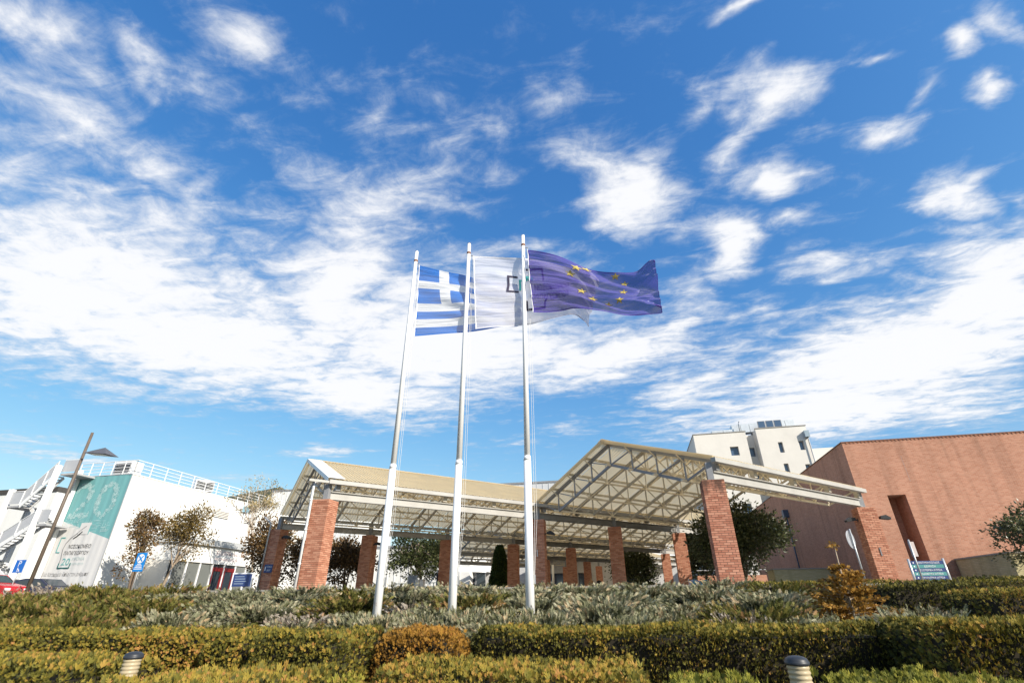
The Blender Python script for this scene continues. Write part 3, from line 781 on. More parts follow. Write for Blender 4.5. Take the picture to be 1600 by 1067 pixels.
text('digit', '2', TL, lo_, .68, (1.85, yl+.03, 1.95), width=.35); text('digit', '0', TL, lo_, .68, (2.25, yl+.03, 1.95), width=.35)
text('lettering', 'ΧΡΟΝΙΑ', pmat('logo_pale', (.42, .52, .52), .6), lo_, .3, (2.75, yl+.03, 2.27), width=1.15)
text('lettering', '1999-2019', pmat('logo_pale', (.42, .52, .52), .6), lo_, .22, (2.8, yl+.03, 1.95), width=1.1)
text('lettering', 'Ένα Νοσοκομείο δίπλα στον άνθρωπο!', PGREY, lo_, .38, (.45, yl+.03, 1.2), shear=.25, width=4.3)

# ---- outside fire stair
t = thing('fire_stair', 'white steel outdoor fire stair with zigzag flights left of the banner', 'staircase', (-44.0, 30.0, 2.1))
def col_(x, y, h):
    m = MB(); m.box(x-.129, x+.129, y-.03, y+.03, -.4, h); m.box(x-.17, x-.13, y-.15, y+.15, -.4, h).box(x+.13, x+.17, y-.15, y+.15, -.4, h); m.build('column', WPAINT, t)
col_(.45, .0, 9.3); col_(-3.25, .0, 7.6); col_(.45, 1.7, 9.3); col_(-3.25, 1.7, 7.6)
def flight(x0, z0, x1, z1, y0, y1, rail_=True):
    n = max(4, int(abs(z1-z0)/.175))
    for yy in (y0, y1): MB().bar((x0, yy, z0-.1), (x1, yy, z1-.1), .06, .26).build('stringer', WPAINT, t)
    for i in range(n):
        f_ = (i+.5)/n; x = x0 + (x1-x0)*f_; z = z0 + (z1-z0)*f_
        MB().box(x-.15, x+.15, y0+.035, y1-.035, z-.02, z+.02).build('tread', GALV, t)
    if rail_:
        for yy in (y0-.035,):
            m = MB(); m.quad((x0, yy, z0+.12), (x1, yy, z1+.12), (x1, yy, z1+.98), (x0, yy, z0+.98)); m.build('balustrade_panel', pmat('mesh_panel', (.42, .43, .45), .5, .05, 3), t)
            m = MB(); m.bar((x0, yy, z0+1.05), (x1, yy, z1+1.05), .05)
            for i in range(4):
                f_ = i/3; x = x0+(x1-x0)*f_; z = z0+(z1-z0)*f_; m.bar((x, yy-.03, z), (x, yy-.03, z+1.05), .045)
            m.build('handrail', WPAINT, t)
def landing(x0, x1, z, y0=.02, y1=1.7):
    MB().box(x0, x1, y0, y1, z-.14, z).build('landing', pmat('landing_grey', (.38, .38, .39), .6), t)
    m = MB(); m.quad((x0, y0-.03, z+.1), (x1, y0-.03, z+.1), (x1, y0-.03, z+1.0), (x0, y0-.03, z+1.0)); m.build('balustrade_panel', pmat('mesh_panel', (.42, .43, .45), .5, .05, 3), t)
    MB().bar((x0, y0-.03, z+1.06), (x1, y0-.03, z+1.06), .05).build('handrail', WPAINT, t)
landing(-3.3, -1.9, 6.35); flight(-1.9, 6.35, .3, 8.6, .05, .8); landing(.5, 2.0, 8.72, .3, 2.0)
landing(.3, 1.6, 4.9); flight(-1.9, 6.35, .4, 4.9, .9, 1.65, False); flight(-3.6, 2.6, .3, 4.9, .05, .8)
landing(-5.0, -3.6, 2.6); flight(-3.6, 2.6, .6, .2, .9, 1.65, False); flight(-8.5, 0, -5.0, 2.6, .05, .8)

# ---- other white buildings at far left
t = thing('annex_building', 'lower white building far at the left edge, behind the outdoor stair', 'building', (-64, 45, 2))
box('wall', WHITE, -22, 0, 0, 15, -.4, 11.2, t); box('roof_edge', pmat('dark_roof', (.06, .055, .05), .8), -22.1, .1, -.1, 15, 11.203, 11.75, t)
box('wall', WHITE, .003, 19.9, 2, 15, -.4, 9.3, t)
for k in range(3): box('louvre_vent', CREAMW, 8.2+k*.0, 10.8, 1.93, 1.997, 5.0+k*.35, 5.2+k*.35, t)

# ================================================================== brick building at right
t = thing('brick_building', 'large windowless red brick building at right, tall niche in its sunlit wall', 'building', (14.71, 36, 2.05))
BX = brick_mat('building_brick_x', (.385, .175, .11), (.475, .24, .16), (.43, .30, .225), 'x')
BY = brick_mat('building_brick_y', (.385, .175, .11), (.475, .24, .16), (.43, .30, .225), 'y')
HT = 8.9
m = MB(); n0, n1, nzt, dp = 1.58, 2.6, 5.42, 1.5
m.quad((0,0,0), (n0,0,0), (n0,0,nzt), (0,0,nzt)); m.quad((n1,0,0), (34,0,0), (34,0,nzt), (n1,0,nzt)); m.quad((0,0,nzt), (34,0,nzt), (34,0,HT), (0,0,HT))
m.quad((n0,dp,0), (n1,dp,0), (n1,dp,nzt), (n0,dp,nzt)); m.quad((n0,0,nzt), (n1,0,nzt), (n1,dp,nzt), (n0,dp,nzt))
m.build('front_wall', BX, t)
m = MB(); m.quad((n1,0,0), (n1,0,nzt), (n1,dp,nzt), (n1,dp,0)); m.quad((n0,0,0), (n0,dp,0), (n0,dp,nzt), (n0,0,nzt)); m.build('niche_side', BY, t)
MB().quad((0,0,0), (0,0,HT), (0,32,HT), (0,32,0)).build('side_wall', BY, t)
MB().quad((0,0,HT), (34,0,HT), (34,32,HT), (0,32,HT)).quad((34,0,0), (34,32,0), (34,32,HT), (34,0,HT)).quad((0,32,0), (0,32,HT), (34,32,HT), (34,32,0)).build('roof_and_back', ASPH, t)
m = MB(); m.box(-.05, 34.05, -.05, .28, HT+.003, HT+.06); m.box(-.05, .28, .285, 32, HT+.003, HT+.06)
m.build('coping', pmat('old_coping', (.20, .11, .08), .9, .3, 2), t)
# corbel teeth under the coping near the corner: sawtooth course
tooth = None
for i in range(90):
    x = .25 + i*.226
    if tooth is None: o = MB().box(0, .1, -.035, .02, HT-.075, HT-.004).build('brick', tint_mat('coping_brick', [(0, (.27, .10, .06)), (1, (.42, .2, .13))], .85, 0, objrand=True), t); tooth = o.data
    else: o = link('brick', tooth, t)
    o.location = (x, 0, 0)
MB().box(3.15, 3.162, -.004, .01, 6.2, 7.8).build('expansion_joint', DSTEEL, t)
h_ = MB().box(-.45, -.005, 15.2, 15.75, 6.35, 7.0).build('rainwater_hopper', pmat('hopper_slate', (.07, .09, .13), .4), t)
MB().tube([(-.2, 15.48, 0), (-.2, 15.48, 6.4)], .07, 10).build('downpipe', pmat('hopper_slate', (.07, .09, .13), .4), h_, smooth=True)

YB = brick_mat('yellow_brick_x', (.42, .37, .20), (.50, .44, .26), (.34, .30, .2), 'x')
YBY = brick_mat('yellow_brick_y', (.42, .37, .20), (.50, .44, .26), (.34, .30, .2), 'y')
def ywall(label, x0, x1, y0, y1, z1):
    t = thing('garden_wall', label, 'wall', (x0, y0, 2.05), 0, 'low yellow brick walls')
    w, d = x1-x0, y1-y0
    MB().quad((0,0,0), (w,0,0), (w,0,z1), (0,0,z1)).quad((0,d,0), (0,d,z1), (w,d,z1), (w,d,0)).build('face', YB, t)
    MB().quad((0,0,0), (0,0,z1), (0,d,z1), (0,d,0)).quad((w,0,0), (w,d,0), (w,d,z1), (w,0,z1)).build('face', YBY, t)
    MB().box(-.05, w+.05, -.05, d+.05, z1+.003, z1+.08).build('coping', PAVE, t)
ywall('sunlit low yellow brick wall at the right edge, below the round tree', 18.55, 30, 31.2, 35.9, 1.62)
ywall('shaded low yellow brick wall beside the dark brick side wall, behind the orange conifer', 10.2, 14.6, 42.5, 44.5, 1.6)
t = thing('garden_wall', 'low red brick wall behind the nearest pillar under the dark trees', 'wall', (4.2, 37.0, 2.05))
box('face', BX, 0, 4.2, 0, .35, 0, 1.05, t); MB().tube([(0, -.1, 1.35), (4.2, -.1, 1.35)], .03, 6).build('rail', ALU, t)

# ================================================================== tower behind
t = thing('hospital_tower', 'tall cream rendered hospital block behind the right canopy, small square windows', 'building', (11.24, 75, 2))
TT = 21.6
def wall_win(name, x0, x1, y, z0, z1, wins, mat, dep=.45):
    """front wall at y with rectangular openings: real reveals, sills and panes"""
    xsx = sorted(set([x0, x1] + [a for w in wins for a in w[:2]])); zsz = sorted(set([z0, z1] + [a for w in wins for a in w[2:]]))
    m = MB()
    for xa, xb in zip(xsx[:-1], xsx[1:]):
        for za, zb in zip(zsz[:-1], zsz[1:]):
            if any(w[0] <= xa+1e-6 and xb <= w[1]+1e-6 and w[2] <= za+1e-6 and zb <= w[3]+1e-6 for w in wins): continue
            m.quad((xa,y,za), (xb,y,za), (xb,y,zb), (xa,y,zb))
    for a, b, c, d in wins:
        m.quad((a,y,c), (a,y+dep,c), (b,y+dep,c), (b,y,c)); m.quad((a,y,d), (b,y,d), (b,y+dep,d), (a,y+dep,d))
        m.quad((a,y,c), (a,y,d), (a,y+dep,d), (a,y+dep,c)); m.quad((b,y,c), (b,y+dep,c), (b,y+dep,d), (b,y,d))
    w_ = m.build(name, mat, t)
    for a, b, c, d in wins:
        wn_ = MB().bar((a+.04,y+dep-.06,c), (a+.04,y+dep-.06,d), .08).bar((b-.04,y+dep-.06,c), (b-.04,y+dep-.06,d), .08).bar((a+.08,y+dep-.06,d-.04), (b-.08,y+dep-.06,d-.04), .08).bar((a+.08,y+dep-.06,c+.04), (b-.08,y+dep-.06,c+.04), .08).build('window', DSTEEL, t)
        MB().quad((a,y+dep-.02,c), (b,y+dep-.02,c), (b,y+dep-.02,d), (a,y+dep-.02,d)).build('pane', GLASSB, wn_)
    return w_
wall_win('wall', 0, 7.3, 0, 0, TT, [(4.75, 5.9, 18.2, 19.5), (4.75, 5.9, 14.2, 15.5), (4.75, 5.9, 10.2, 11.5)], CREAMW)
wall_win('wall', 7.3, 8.6, 1.3, 0, TT-.2, [(7.35, 8.35, 18.2, 19.5), (7.35, 8.35, 14.2, 15.5)], CREAMW, .3)
wall_win('wall', 8.6, 15.3, -.5, 0, TT+.15, [(11.15, 11.75, 18.1, 19.6), (11.15, 11.75, 15.1, 16.55), (13.85, 14.5, 18.3, 19.6), (13.85, 14.5, 15.0, 16.3), (11.15, 11.75, 12.0, 13.4)], CREAMW)
m = MB(); m.quad((0,0,0), (0,0,TT), (0,16,TT), (0,16,0)); m.quad((7.3,0,0), (7.3,1.3,0), (7.3,1.3,TT), (7.3,0,TT)); m.quad((8.6,-.5,0), (8.6,-.5,TT+.15), (8.6,1.3,TT+.15), (8.6,1.3,0)); m.quad((15.3,-.5,0), (15.3,14,0), (15.3,14,TT+.15), (15.3,-.5,TT+.15))
m.build('side_walls', CREAMW, t)
MB().quad((0,0,TT), (7.3,0,TT), (7.3,16,TT), (0,16,TT)).quad((7.3,1.3,TT-.2), (8.6,1.3,TT-.2), (8.6,16,TT-.2), (7.3,16,TT-.2)).quad((8.6,-.5,TT+.15), (15.3,-.5,TT+.15), (15.3,16,TT+.15), (8.6,16,TT+.15)).build('roof', PAVE, t)
m = MB(); m.box(-.08, 7.38, -.08, .2, TT+.003, TT+.1); m.box(8.52, 15.38, -.58, -.3, TT+.153, TT+.25); m.box(-.08, .2, .205, 16, TT+.003, TT+.1); m.build('coping', PAVE, t)
h_ = MB().box(14.75, 15.35, -1.1, -.505, 20.0, 20.9).build('rainwater_hopper', pmat('hopper_sky', (.28, .36, .42), .4), t)
MB().tube([(15.1, -.8, 0), (15.1, -.8, 20.0)], .08, 8).build('downpipe', GALV, h_, smooth=True)
box('wing', CREAMW, 15.303, 24, 5, 20, 0, 19.8, t)
box('penthouse', CREAMW, -1.6, -.003, 6, 14, 0, 20.6, t)
FOIL = pmat('duct_foil', (.62, .64, .66), .38, .1, 1.5, metallic=.55, bump=.3, bscale=3)
t = thing('roof_duct', 'silver insulated air duct lying on the roof of the cream hospital block', 'duct', (11.24, 77, 23.7))
def seg(p0, p1, w, h):
    n = max(2, int((Vector(p1)-Vector(p0)).length/1.2))
    for i in range(n):
        a = Vector(p0).lerp(Vector(p1), i/n); b = Vector(p0).lerp(Vector(p1), (i+.96)/n); MB().bar(a, b, w, h).build('duct_section', FOIL, t)
seg((3.0, 0, .35), (6.3, 0, .45), 1.0, .8); seg((6.0, .4, .9), (14.8, .4, 1.15), 1.3, 1.3); seg((14.7, .4, 1.1), (15.0, .4, .2), .9, .9)
t = thing('skylight_row', 'row of three blue tinted roof panels beside the duct on the cream block', 'roof panel', (20.6, 75.4, 24.0))
for k in range(3):
    p = MB().box(k*1.12, k*1.12+1.02, 0, .12, .1, 1.15).build('frame', DSTEEL, t); MB().quad((k*1.12+.07, -.006, .17), (k*1.12+.95, -.006, .17), (k*1.12+.95, -.006, 1.08), (k*1.12+.07, -.006, 1.08)).build('pane', GLASSB, p)
MB().bar((-.2, .05, .03), (4.0, .05, .03), .1, .06).build('base_rail', DSTEEL, t)
t = thing('roof_vent_pipe', 'thin bent vent pipe standing on the roof of the cream block', 'pipe', (18.1, 76, 23.6))
MB().tube([(0,0,0), (0,0,1.5), (.08,0,1.8), (.3,0,1.95)], .07, 8).build('pipe', GALV, t, smooth=True)

# ---- grey metal hall and pale block behind the left canopy
RIB = pmat('ribbed_metal', (.50, .51, .53), .5, .05, .5)
def hall(label, x0, x1, y0, y1, z1, mat=RIB):
    t = thing('metal_hall', label, 'building', (x0, y0, 2), 0, 'pale blocks behind the canopy')
    box('wall', mat, 0, x1-x0, 0, y1-y0, 0, z1-2.3, t); box('roof_edge', DSTEEL, -.1, x1-x0+.1, -.1, y1-y0+.1, z1-2.297, z1-2, t)
    n = int((x1-x0)/1.0)
    mesh = None
    for i in range(n):
        if mesh is None: o = MB().box(0, .08, -.06, -.002, 0, z1-2.35).build('rib', mat, t); mesh = o.data
        else: o = link('rib', mesh, t)
        o.location = (.4 + i*1.0, 0, 0)
hall('grey ribbed metal hall showing above the canopy right of the rightmost flagpole', -20, 9, 80, 100, 19.1)
hall('pale block far behind the leftmost pillar, below the hills', -67.5, -48, 86, 100, 21.4, WHITE)
hall('pale wall far behind the canopy between the leftmost pillars', -38, -20.2, 66, 78, 8.5, WHITE)

# ================================================================== entrance hall deep under the canopy
t = thing('entrance_hall', 'white entrance front with dark glass doors deep under the canopy', 'building', (-26, 70, 2.1))
wall_win('wall', 0, 34, 0, 0, 6.2, [(12.2, 13.6, 0, 2.9), (15.0, 18.0, 0, 2.9), (19.2, 21.0, 0, 2.9), (23.6, 26.5, 0, 2.9)], pmat('hall_grey', (.50, .50, .50), .8), .8)
box('fascia', PWHITE, 0, 34, -.9, -.003, 4.6, 5.1, t)
p = MB().box(1.4, 7.6, -3.0, -.01, 3.1, 4.4).build('porch_canopy', PWHITE, t)
MB().lathe([(3.1, 0), (3.1, .5)], 32, (4.5, -2.9, 2.95)).build('porch_fascia', PWHITE, p, smooth=True)
for k, (a, b) in enumerate(((1.5, 3.0), (3.0, 4.6), (4.6, 6.2), (6.2, 7.5))):
    fr_ = MB().bar((a+.05, -2.5, 0), (a+.05, -2.5, 3.0), .08).bar((b-.05, -2.5, 0), (b-.05, -2.5, 3.0), .08).build('door_frame', DSTEEL, t)
    MB().quad((a+.09, -2.5, .05), (b-.09, -2.5, .05), (b-.09, -2.5, 2.95), (a+.09, -2.5, 2.95)).build('pane', glass_mat('pale_glass', (.22, .22, .21), .2) if k < 2 else GLASS, fr_)
MB().box(5.3, 7.6, -3.2, -3.03, 3.5, 4.35).build('light_box_sign', PWHITE, t)
for i, (x, y, lab) in enumerate(((-8.9, 62, 'thin white post deep under the canopy, left of a dark doorway'), (-1.5, 62, 'thin white post deep under the canopy, right of the two people'))):
    o = MB().tube([(0,0,0), (0,0,3.4)], .13, 12).build('white_post', WPAINT, None, (x, y, 2.1), smooth=True); tag(o, lab, 'post', 'white posts at the entrance')

# ================================================================== flagpoles and flags
RUST = pmat('rusty_white_paint', (.78, .78, .78), .35, .03, 2.0)
def rusty(name):
    m = bpy.data.materials.new(name); m.use_nodes = True; t = m.node_tree; b = t.nodes['Principled BSDF']; b.inputs['Roughness'].default_value = .35
    g = t.nodes.new('ShaderNodeNewGeometry'); mp = t.nodes.new('ShaderNodeMapping'); mp.inputs['Scale'].default_value = (6, 6, 2.2); t.links.new(g.outputs['Position'], mp.inputs[0])
    n = t.nodes.new('ShaderNodeTexNoise'); n.inputs['Scale'].default_value = 1.6; n.inputs['Detail'].default_value = 6; n.inputs['Roughness'].default_value = .6; t.links.new(mp.outputs[0], n.inputs['Vector'])
    r = t.nodes.new('ShaderNodeMapRange'); r.inputs['From Min'].default_value = .665; r.inputs['From Max'].default_value = .74; t.links.new(n.outputs[0], r.inputs['Value'])
    x = t.nodes.new('ShaderNodeMix'); x.data_type = 'RGBA'; x.inputs[6].default_value = (.80, .80, .80, 1); x.inputs[7].default_value = (.33, .15, .06, 1)
    t.links.new(r.outputs[0], x.inputs[0]); t.links.new(x.outputs[2], b.inputs['Base Color'])
    return m
POLEM = rusty('flagpole_paint')
RUSTM = pmat('rust', (.20, .08, .035), .9, .3, 20)
POLES = [(-5.1, 'left flagpole, white with rust spots, flying the blue and white striped flag', True),
         (-3.51, 'middle flagpole, white with a rusty top, flying the white emblem flag', True),
         (-1.95, 'right flagpole, white, flying the blue flag with yellow stars', False)]
PY = 10.36
for i, (x, lab, _) in enumerate(POLES):
    z0 = gz(x, PY) - .05
    t = thing('flagpole', lab, 'flagpole', (x, PY, z0), 0, 'three flagpoles')
    zj, zt = 4.32 - z0, 10.6 - z0
    m = MB(); m.tube([(0,0,0), (0,0,zj)], [.088, .080], 18); m.build('lower_tube', POLEM, t, smooth=True)
    m = MB(); m.tube([(0,0,zj+.002), (0,0,zj+.10)], [.083, .074], 18); m.build('joint_collar', POLEM, t, smooth=True)
    m = MB(); m.tube([(0,0,zj+.1), (0,0,zt)], [.066, .048], 16); m.build('upper_tube', POLEM, t, smooth=True)
    m = MB(); m.tube([(0,0,zt-.36), (0,0,zt-.30)], .056, 12); m.build('rust_band', RUSTM, t)
    m = MB(); m.tube([(0,0,zt), (0,0,zt+.012)], .05, 12); m.build('cap', GALV if i != 1 else RUSTM, t)
    m = MB(); m.tube([(.05,0,zt-.42), (.13,0,zt-.44)], .012, 6); m.build('pulley_arm', GALV, t)
    for dx in (.10, .145):
        m = MB(); m.tube([(.13 if dx > .12 else .11, -.0, zt-.44), (dx+.02, -.01, zt-4), (dx+.035, -.015, 2.2), (.1, -.05, 1.0)], .0038, 5); m.build('halyard', GREYB, t)
    m = MB(); m.box(.07, .12, -.02, .02, 1.0, 1.16); m.build('cleat', GALV, t)

def catmull(pts, s):
    n = len(pts)-1; f = min(max(s, 0), 1)*n; i = min(int(f), n-1); f -= i
    p = [Vector(pts[min(max(k, 0), n)]) for k in (i-1, i, i+1, i+2)]
    return .5*((2*p[1]) + (p[2]-p[0])*f + (2*p[0]-5*p[1]+4*p[2]-p[3])*f*f + (3*p[1]-p[0]-3*p[2]+p[3])*f**3)
def flag_fn(top, bot, seed, amp):
    r = random.Random(seed); ph = [r.uniform(0, 6.28) for _ in range(8)]
    def fn(s, t):            # s along fly 0..1, t 0 bottom..1 top
        a, b = catmull(top, s), catmull(bot, s); p = b.lerp(a, t)
        g = min(1, s*3.2) * (.55 + .6*s)
        q = s*2.6 + (1-t)*-1.0           # diagonal folds falling away from the hoist head
        w = math.sin(6.5*(s*1.0 + t*.55) + ph[0])*.55 + math.sin(15*(s*.75 + t*.62) + ph[1])*.40 + math.sin(29*(s*.5 + t*.75) + ph[2])*.24 + math.sin(47*(s*.3 + t*.8) + ph[3])*.13*(1-t*.4)
        e = math.exp(-((s-1)/.18)**2)*(math.sin(38*t + ph[4])*.22 + math.sin(21*t + 9*s + ph[5])*.25)
        k = (1-s)**2*(math.sin(24*t*(1-.5*s) + ph[6])*.10)
        w += .35*math.sin(10.5*(s*1.15 + t*.42) + ph[7] + 1.2*math.sin(4*t + 3*s)) + .10*math.sin(63*(s*.35 + t*.55) + 2*math.sin(6*s))
        return p + Vector((.015*w, amp*g*(w + e) + amp*k, .02*e))
    return fn
def flag_mat(name, kind):
    m = bpy.data.materials.new(name); m.use_nodes = True; t = m.node_tree; L = t.links.new
    b = t.nodes['Principled BSDF']; b.inputs['Roughness'].default_value = .42; b.inputs['Specular IOR Level'].default_value = .5
    b.inputs['Sheen Weight'].default_value = .3
    uv = t.nodes.new('ShaderNodeUVMap'); sp = t.nodes.new('ShaderNodeSeparateXYZ'); L(uv.outputs[0], sp.inputs[0]); U, V = sp.outputs[0], sp.outputs[1]
    def mm(op, a, c=None, d=None):
        n = t.nodes.new('ShaderNodeMath'); n.operation = op
        for i, q in enumerate((a, c, d)):
            if q is None: continue
            if isinstance(q, (int, float)): n.inputs[i].default_value = q
            else: L(q, n.inputs[i])
        return n.outputs[0]
    tr_amt = .12
    if kind == 'greek':
        st = mm('MODULO', mm('FLOOR', mm('MULTIPLY', mm('SUBTRACT', 1.0, V), 9.0)), 2.0)      # 0 blue, 1 white
        canton = mm('MULTIPLY', mm('LESS_THAN', U, .37), mm('GREATER_THAN', V, 4/9))
        cr_v = mm('LESS_THAN', mm('ABSOLUTE', mm('SUBTRACT', U, .185)), .037)
        cr_h = mm('LESS_THAN', mm('ABSOLUTE', mm('SUBTRACT', V, 6.5/9)), .5/9)
        cross = mm('MAXIMUM', cr_v, cr_h)
        w = mm('ADD', mm('MULTIPLY', canton, cross), mm('MULTIPLY', mm('SUBTRACT', 1.0, canton), st))
        mx = t.nodes.new('ShaderNodeMix'); mx.data_type = 'RGBA'; L(w, mx.inputs[0]); mx.inputs[6].default_value = (.02, .16, .58, 1); mx.inputs[7].default_value = (.80, .81, .84, 1); col = mx.outputs[2]
        tr_amt = .14
    else:
        base = {'white': (.78, .78, .84), 'eu': (.07, .04, .34)}[kind]
        n = t.nodes.new('ShaderNodeTexNoise'); n.inputs['Scale'].default_value = 90; L(uv.outputs[0], n.inputs['Vector'])
        mx = t.nodes.new('ShaderNodeMix'); mx.data_type = 'RGBA'; L(n.outputs[0], mx.inputs[0]); mx.inputs[6].default_value = (*[c*.95 for c in base], 1); mx.inputs[7].default_value = (*[min(1, c*1.05) for c in base], 1); col = mx.outputs[2]
        tr_amt = .33 if kind == 'white' else .24
    L(col, b.inputs['Base Color'])
    fm = t.nodes.new('ShaderNodeMapping'); fm.inputs['Rotation'].default_value = (0, 0, R(28)); fm.inputs['Scale'].default_value = (2.2, 13, 1); L(uv.outputs[0], fm.inputs[0])
    fn_ = t.nodes.new('ShaderNodeTexNoise'); fn_.inputs['Scale'].default_value = 1.0; fn_.inputs['Detail'].default_value = 3; fn_.inputs['Distortion'].default_value = .6; L(fm.outputs[0], fn_.inputs['Vector'])
    fb = t.nodes.new('ShaderNodeBump'); fb.inputs['Strength'].default_value = .75; fb.inputs['Distance'].default_value = .20 if kind == 'eu' else .09; L(fn_.outputs[0], fb.inputs['Height']); L(fb.outputs[0], b.inputs['Normal'])
    tl = t.nodes.new('ShaderNodeBsdfTranslucent'); L(col, tl.inputs[0]); L(fb.outputs[0], tl.inputs['Normal'])
    ms = t.nodes.new('ShaderNodeMixShader'); ms.inputs[0].default_value = .30; L(b.outputs[0], ms.inputs[1]); L(tl.outputs[0], ms.inputs[2])
    tp = t.nodes.new('ShaderNodeBsdfTransparent'); m2 = t.nodes.new('ShaderNodeMixShader'); m2.inputs[0].default_value = tr_amt
    inside = mm('MULTIPLY', mm('LESS_THAN', mm('ABSOLUTE', mm('SUBTRACT', U, .5)), .487), mm('LESS_THAN', mm('ABSOLUTE', mm('SUBTRACT', V, .5)), .483)); L(mm('MULTIPLY', inside, tr_amt), m2.inputs[0])
    L(ms.outputs[0], m2.inputs[1]); L(tp.outputs[0], m2.inputs[2]); L(m2.outputs[0], t.nodes['Material Output'].inputs[0])
    return m
def flag(name, label, fn, mat, nx=150, ny=90):
    t = thing(name, label, 'flag', tuple(fn(0, 0)), 0, 'three flags')
    org = fn(0, 0)
    V = [tuple(fn(i/nx, j/ny) - org) for j in range(ny+1) for i in range(nx+1)]
    F = [(j*(nx+1)+i, j*(nx+1)+i+1, (j+1)*(nx+1)+i+1, (j+1)*(nx+1)+i) for j in range(ny) for i in range(nx)]
    me = bpy.data.meshes.new('cloth'); me.from_pydata(V, [], F); me.materials.append(mat)
    uvl = me.uv_layers.new(name='uv'); li = np.empty(len(me.loops), np.int32); me.loops.foreach_get('vertex_index', li)
    uu = np.stack([(li % (nx+1))/nx, (li // (nx+1))/ny], 1).astype(np.float32); uvl.data.foreach_set('uv', uu.ravel())
    me.polygons.foreach_set('use_smooth', [True]*len(me.polygons)); me.update()
    link('cloth', me, t)
    m = MB(); m.tube([fn(0, j/12) - org for j in range(13)], .010, 6); m.build('hoist_rope', PWHITE, t)
    return t, org
def on_flag(name, polys, fn, org, mat, parent, off):
    """flat print laid on both sides of the cloth: polygons in (s,t) flag coordinates"""
    m = MB()
    for pl in polys:
        for sg in (off, -off):
            pts = []
            for s, q in pl:
                e = .004; p = fn(s, q); n = (fn(s+e, q)-p).cross(fn(s, q+e)-p).normalized(); pts.append(tuple(p + n*sg - org))
            m.poly(pts)
    return m.build(name, mat, parent)
def dense(pl, n=4):
    out = []
    for a, b in zip(pl, pl[1:] + pl[:1]):
        for k in range(n): out.append((a[0]+(b[0]-a[0])*k/n, a[1]+(b[1]-a[1])*k/n))
    return out
EUt = [[-1.797, 10.25, 9.987], [-1.029, 10.242, 9.651], [-0.303, 10.233, 9.228], [0.314, 10.225, 8.918], [0.853, 10.217, 8.823], [1.172, 10.208, 8.901], [1.376, 10.2, 8.939]]
EUb = [[-1.724, 10.25, 8.008], [-1.111, 10.242, 7.955], [-0.637, 10.233, 7.921], [-0.032, 10.225, 7.74], [0.48, 10.217, 7.575], [0.996, 10.208, 7.57], [1.364, 10.2, 7.602]]
GRt = [[-4.953, 10.34, 10.066], [-4.307, 10.408, 9.835], [-3.756, 10.497, 9.683], [-3.308, 10.585, 9.55], [-2.775, 10.653, 9.404], [-2.394, 10.702, 9.263], [-2.142, 10.75, 9.102]]
GRb = [[-4.90, 10.34, 7.767], [-3.992, 10.408, 7.773], [-3.32, 10.497, 7.801], [-2.825, 10.585, 7.833], [-2.416, 10.653, 7.895], [-2.21, 10.702, 7.964], [-2.052, 10.75, 8.06]]
WHt = [[-3.358, 10.30, 10.091], [-2.637, 10.37, 10.01], [-1.752, 10.53, 9.836], [-1.069, 10.58, 9.613], [-0.49, 10.6, 9.39], [-0.172, 10.64, 9.214], [-0.022, 10.7, 9.067]]
WHb = [[-3.193, 10.30, 7.747], [-2.618, 10.37, 7.763], [-1.799, 10.53, 7.859], [-1.232, 10.58, 7.95], [-0.746, 10.6, 8.052], [-0.492, 10.64, 7.845], [-0.383, 10.7, 7.661]]
fg = flag_fn(GRt, GRb, 3, .13); flag('striped_flag', 'blue and white striped flag with a white cross, on the left flagpole', fg, flag_mat('striped_flag_cloth', 'greek'))
fw = flag_fn(WHt, WHb, 5, .15); tw, ow = flag('emblem_flag', 'sheer white flag with an emblem and Greek lettering, on the middle flagpole', fw, flag_mat('white_flag_cloth', 'white'))
fe = flag_fn(EUt, EUb, 8, .20); te, oe = flag('star_flag', 'violet blue flag with yellow stars, on the right flagpole', fe, flag_mat('star_flag_cloth', 'eu'))
YEL = pmat('flag_yellow', (.72, .58, .16), .6, .05, 3, transl=.35)
ST = (.02, .42)
def star(cx, cy, r, asp):
    return [(cx + (r if k % 2 == 0 else r*.40)*math.sin(k*math.pi/5)*asp, cy + (r if k % 2 == 0 else r*.40)*math.cos(k*math.pi/5)) for k in range(10)]
for cx, cy in ((.25, .73), (.285, .86), (.335, .935), (.53, .925), (.605, .78), (.62, .53), (.34, .43), (.42, .30), (.53, .23), (.61, .31)):
    s_ = star(cx, cy, .062, .58)
    tri_ = [[(cx, cy), s_[i], s_[(i+1) % 10]] for i in range(10)]
    on_flag('star', tri_, fe, oe, YEL, te, .014)
DKP = pmat('flag_print_dark', (.025, .02, .05), .6, .05, 3); TLP = pmat('flag_print_teal', (.03, .38, .36), .6, .05, 3)
def strip(x0, y0, x1, y1): return [[(x0+(x1-x0)*i/16, y0), (x0+(x1-x0)*(i+1)/16, y0), (x0+(x1-x0)*(i+1)/16, y1), (x0+(x1-x0)*i/16, y1)] for i in range(16)] if abs(x1-x0) > abs(y1-y0) else [[(x0, y0+(y1-y0)*i/16), (x1, y0+(y1-y0)*i/16), (x1, y0+(y1-y0)*(i+1)/16), (x0, y0+(y1-y0)*(i+1)/16)] for i in range(16)]
on_flag('emblem_line', strip(.205, .48, .216, .74) + strip(.205, .715, .255, .74) + strip(.205, .48, .262, .505), fw, ow, DKP, tw, .013)
on_flag('emblem_line', strip(.262, .52, .272, .69) + strip(.262, .67, .30, .69) + strip(.295, .69, .335, .76), fw, ow, TLP, tw, .013)
on_flag('emblem_line', strip(.30, .83, .41, .855) + strip(.40, .69, .41, .855) + strip(.305, .20, .43, .23) + strip(.42, .2, .43, .40) + strip(.302, .2, .312, .34), fw, ow, DKP, tw, .013)
